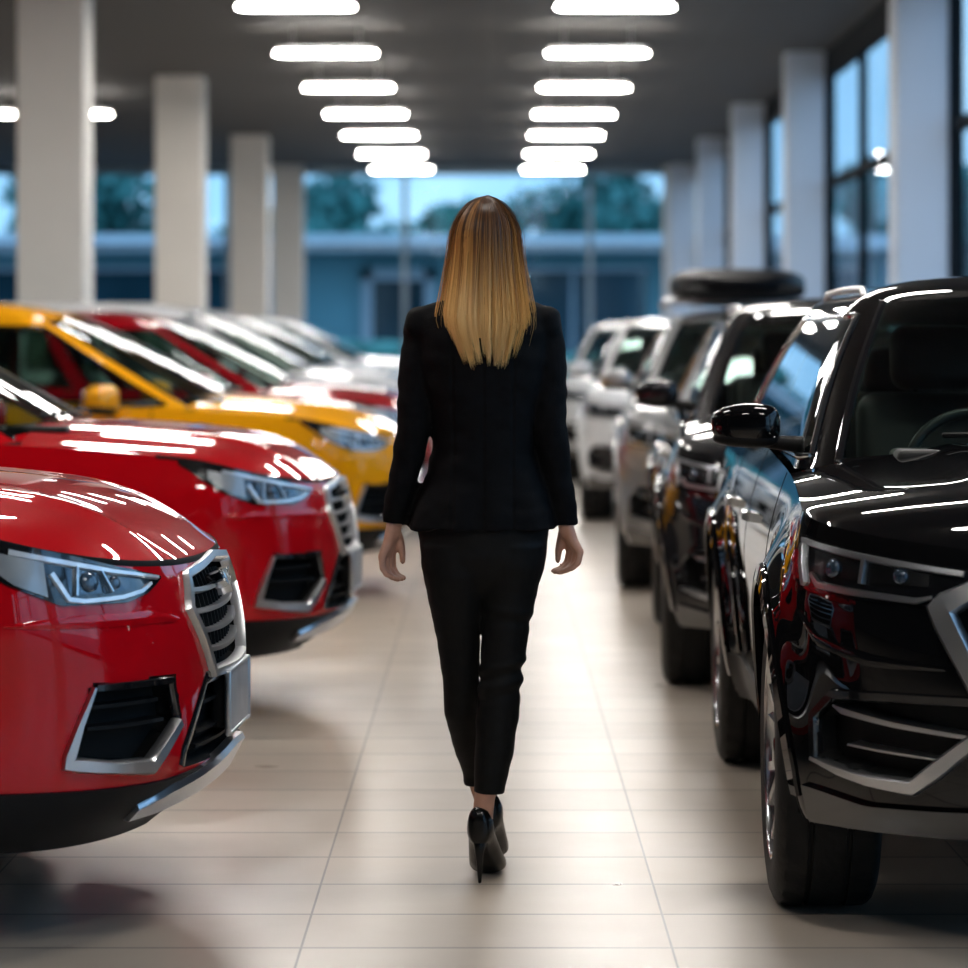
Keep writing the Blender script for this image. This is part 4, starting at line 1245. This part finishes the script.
# shoes
for f, nm in ((footR, 'r'), (footL, 'l')):
    rings = [(-.040, .145, .012, .024), (-.036, .147, .023, .044), (-.024, .148, .030, .050), (-.005, .140, .035, .044), (.02, .118, .034, .034), (.05, .092, .038, .030), (.09, .060, .043, .032), (.125, .038, .047, .034), (.155, .028, .047, .0265), (.19, .019, .034, .0185), (.215, .015, .022, .014), (.235, .012, .008, .010)]
    V = []
    n = 26
    for d, z, hw, hh in rings:
        for j in range(n):
            a = 2 * PI * j / n
            c_, s_ = math.cos(a), math.sin(a)
            top = 1.0
            if s_ > 0 and .0 < d < .13: top = .55 + .45 * abs(c_) ** 1.2        # low-cut opening
            zz = z + hh * (math.copysign(abs(s_) ** .8, s_)) * top
            V.append(f(d, hw * math.copysign(abs(c_) ** .85, c_), max(.002, zz)))
    Fc = grid_faces(len(rings), n, wrap=True); Fc += [tuple(range(n)), tuple((len(rings) - 1) * n + j for j in range(n))]
    sh = mk('shoe', (V, Fc), MP['shoe'], person, angle=60)
    mk('stiletto_heel', tube([f(-.020, 0, .105), f(-.024, 0, .07), f(-.020, 0, .03), f(-.017, 0, .0045)], [.017, .010, .0062, .0045], 12), MP['shoe'], sh)

# hair: a shell over the skull that falls down the back, covered in strands
def hair_material():
    m, nt, b = nodes('blonde_hair')
    N, Lk = nt.nodes, nt.links
    tc = N.new('ShaderNodeTexCoord'); sp = N.new('ShaderNodeSeparateXYZ'); Lk.new(tc.outputs['Object'], sp.inputs[0])
    at_ = N.new('ShaderNodeAttribute'); at_.attribute_name = 'strand'
    mr = N.new('ShaderNodeMapRange'); mr.inputs['From Min'].default_value = 1.33; mr.inputs['From Max'].default_value = 1.77
    Lk.new(sp.outputs[2], mr.inputs['Value'])
    ad = N.new('ShaderNodeMath'); ad.operation = 'MULTIPLY_ADD'; ad.inputs[1].default_value = .42; Lk.new(at_.outputs['Fac'], ad.inputs[0]); Lk.new(mr.outputs[0], ad.inputs[2])
    cr = N.new('ShaderNodeValToRGB')
    el = cr.color_ramp.elements
    el[0].position = .05; el[0].color = (.86, .56, .22, 1)
    el[1].position = 1.12 / 1.2; el[1].color = (.055, .022, .008, 1)
    for p_, c_ in ((.35, (.72, .41, .13, 1)), (.62, (.42, .20, .058, 1)), (.82, (.17, .072, .022, 1))):
        x = el.new(p_); x.color = c_
    Lk.new(ad.outputs[0], cr.inputs['Fac']); Lk.new(cr.outputs['Color'], b.inputs['Base Color'])
    b.inputs['Roughness'].default_value = .45; b.inputs['Specular IOR Level'].default_value = .3
    b.inputs['Anisotropic'].default_value = .5
    return m
hw_c = curve([(1.30, .070), (1.335, .084), (1.39, .106), (1.44, .121), (1.50, .113), (1.56, .104), (1.62, .096), (1.66, .092), (1.70, .078), (1.73, .056), (1.75, .032), (1.762, .0)])
cx_c = curve([(1.33, -.005), (1.45, -.012), (1.6, -.012), (1.76, -.010)])
yd_c = curve([(1.30, .146), (1.40, .142), (1.46, .128), (1.52, .110), (1.58, .104), (1.66, .106), (1.71, .092), (1.74, .06), (1.762, .0)])
HT = 1.766
flat_c = curve([(1.30, .42), (1.46, .42), (1.56, .8), (1.64, 1.), (1.77, 1.)])
def hair_point(al, z, inset):
    """al: 0 straight back, +-90 degrees at the sides"""
    hw, yd, cx = float(hw_c(z)), float(yd_c(z)), float(cx_c(z))
    k = max(0., 1 - inset / max(hw, .02))
    c0 = math.cos(al)
    fl = max(0., c0) ** float(flat_c(z))
    k2 = max(0., 1 - inset * .8 / max(yd, .02))
    return Vector((cx + hw * k * math.sin(al), .004 - yd * k2 * fl if math.cos(al) > 0 else .004 - .085 * k * math.cos(al) * min(1, yd / .09), z))
V, Fh, att = [], [], []
def strand(al0, al1, zend, inset, r, tone, wob):
    zs = []
    top = HT - .004 - inset * .4
    n = 18
    base = len(V)
    pts = []
    for k in range(n):
        t = k / (n - 1)
        z = top - (top - zend) * (t ** 1.6 * .75 + .25 * t)
        al = al0 + (al1 - al0) * t
        p = hair_point(al, min(z, 1.7615), inset)
        if k == 0: p.x *= .5
        p.x += wob[0] * math.sin(3 * t * wob[2] + wob[1]) * t
        p.y += wob[0] * .6 * math.cos(4 * t + wob[1]) * t
        pts.append(p)
    for k, p in enumerate(pts):
        t = k / (n - 1)
        q = r * (1 if t < .8 else max(.12, (1 - t) / .2))
        al = al0
        u = Vector((math.cos(al), math.sin(al), 0)); w = Vector((math.sin(al), -math.cos(al), .2))
        for a in (0, 2.094, 4.189):
            V.append(tuple(p + u * (q * 1.5 * math.cos(a)) + w * (q * math.sin(a)))); att.append(tone)
    for k in range(n - 1):
        for c in range(3):
            Fh.append((base + k * 3 + c, base + k * 3 + (c + 1) % 3, base + k * 3 + 3 + (c + 1) % 3, base + k * 3 + 3 + c))
rr = random.Random(3)
locks = [(rr.uniform(-1.75, 1.75), rr.uniform(-.10, .06), rr.random()) for _ in range(75)]
for i in range(3600):
    lk = locks[rr.randrange(len(locks))]
    al = lk[0] + rr.gauss(0, .07)
    side = abs(al) / 1.6
    if abs(al) > 1.9: continue
    zend = 1.350 + .030 * (max(0, side - .15)) ** 1.2 + lk[1] * .34 + rr.uniform(-.010, .03)
    if abs(al) > 1.3: zend = 1.42 + rr.uniform(-.03, .05)
    tone = .5 + .5 * math.sin(lk[2] * 40) * .7 + rr.uniform(-.22, .22)
    strand(al, lk[0] * .93 + rr.gauss(0, .025), zend, rr.uniform(0, .020) + .006 * lk[2], rr.uniform(.0006, .0011), tone, (rr.uniform(.0, .004), rr.uniform(0, 6), rr.uniform(.6, 1.4)))
for i in range(26):   # loose flyaways
    s = rr.choice((-1, 1))
    strand(s * rr.uniform(.9, 1.5), s * rr.uniform(1.2, 1.55), rr.uniform(1.33, 1.42), -.004, .0006, rr.uniform(.2, .8), (.010, rr.uniform(0, 6), 1.2))
# under-shell so no scalp shows
base = len(V)
zz = [1.395, 1.42, 1.46, 1.50, 1.54, 1.58, 1.62, 1.66, 1.69, 1.715, 1.735, 1.747]
ns = 40
for z in zz:
    for j in range(ns):
        al = -1.75 + 3.5 * j / (ns - 1)
        V.append(tuple(hair_point(al, z, .020 if z < 1.7 else .012))); att.append(.55 + .3 * math.sin(j * 2.1))
Fh += grid_faces(len(zz), ns, base)
Fh.append(tuple(base + (len(zz) - 1) * ns + j for j in range(ns)))
hm = hair_material()
ho = mk('hair', (V, Fh), hm, person, angle=80)
a_ = ho.data.attributes.new('strand', 'FLOAT', 'POINT'); a_.data.foreach_set('value', [float(t) - .5 for t in att])
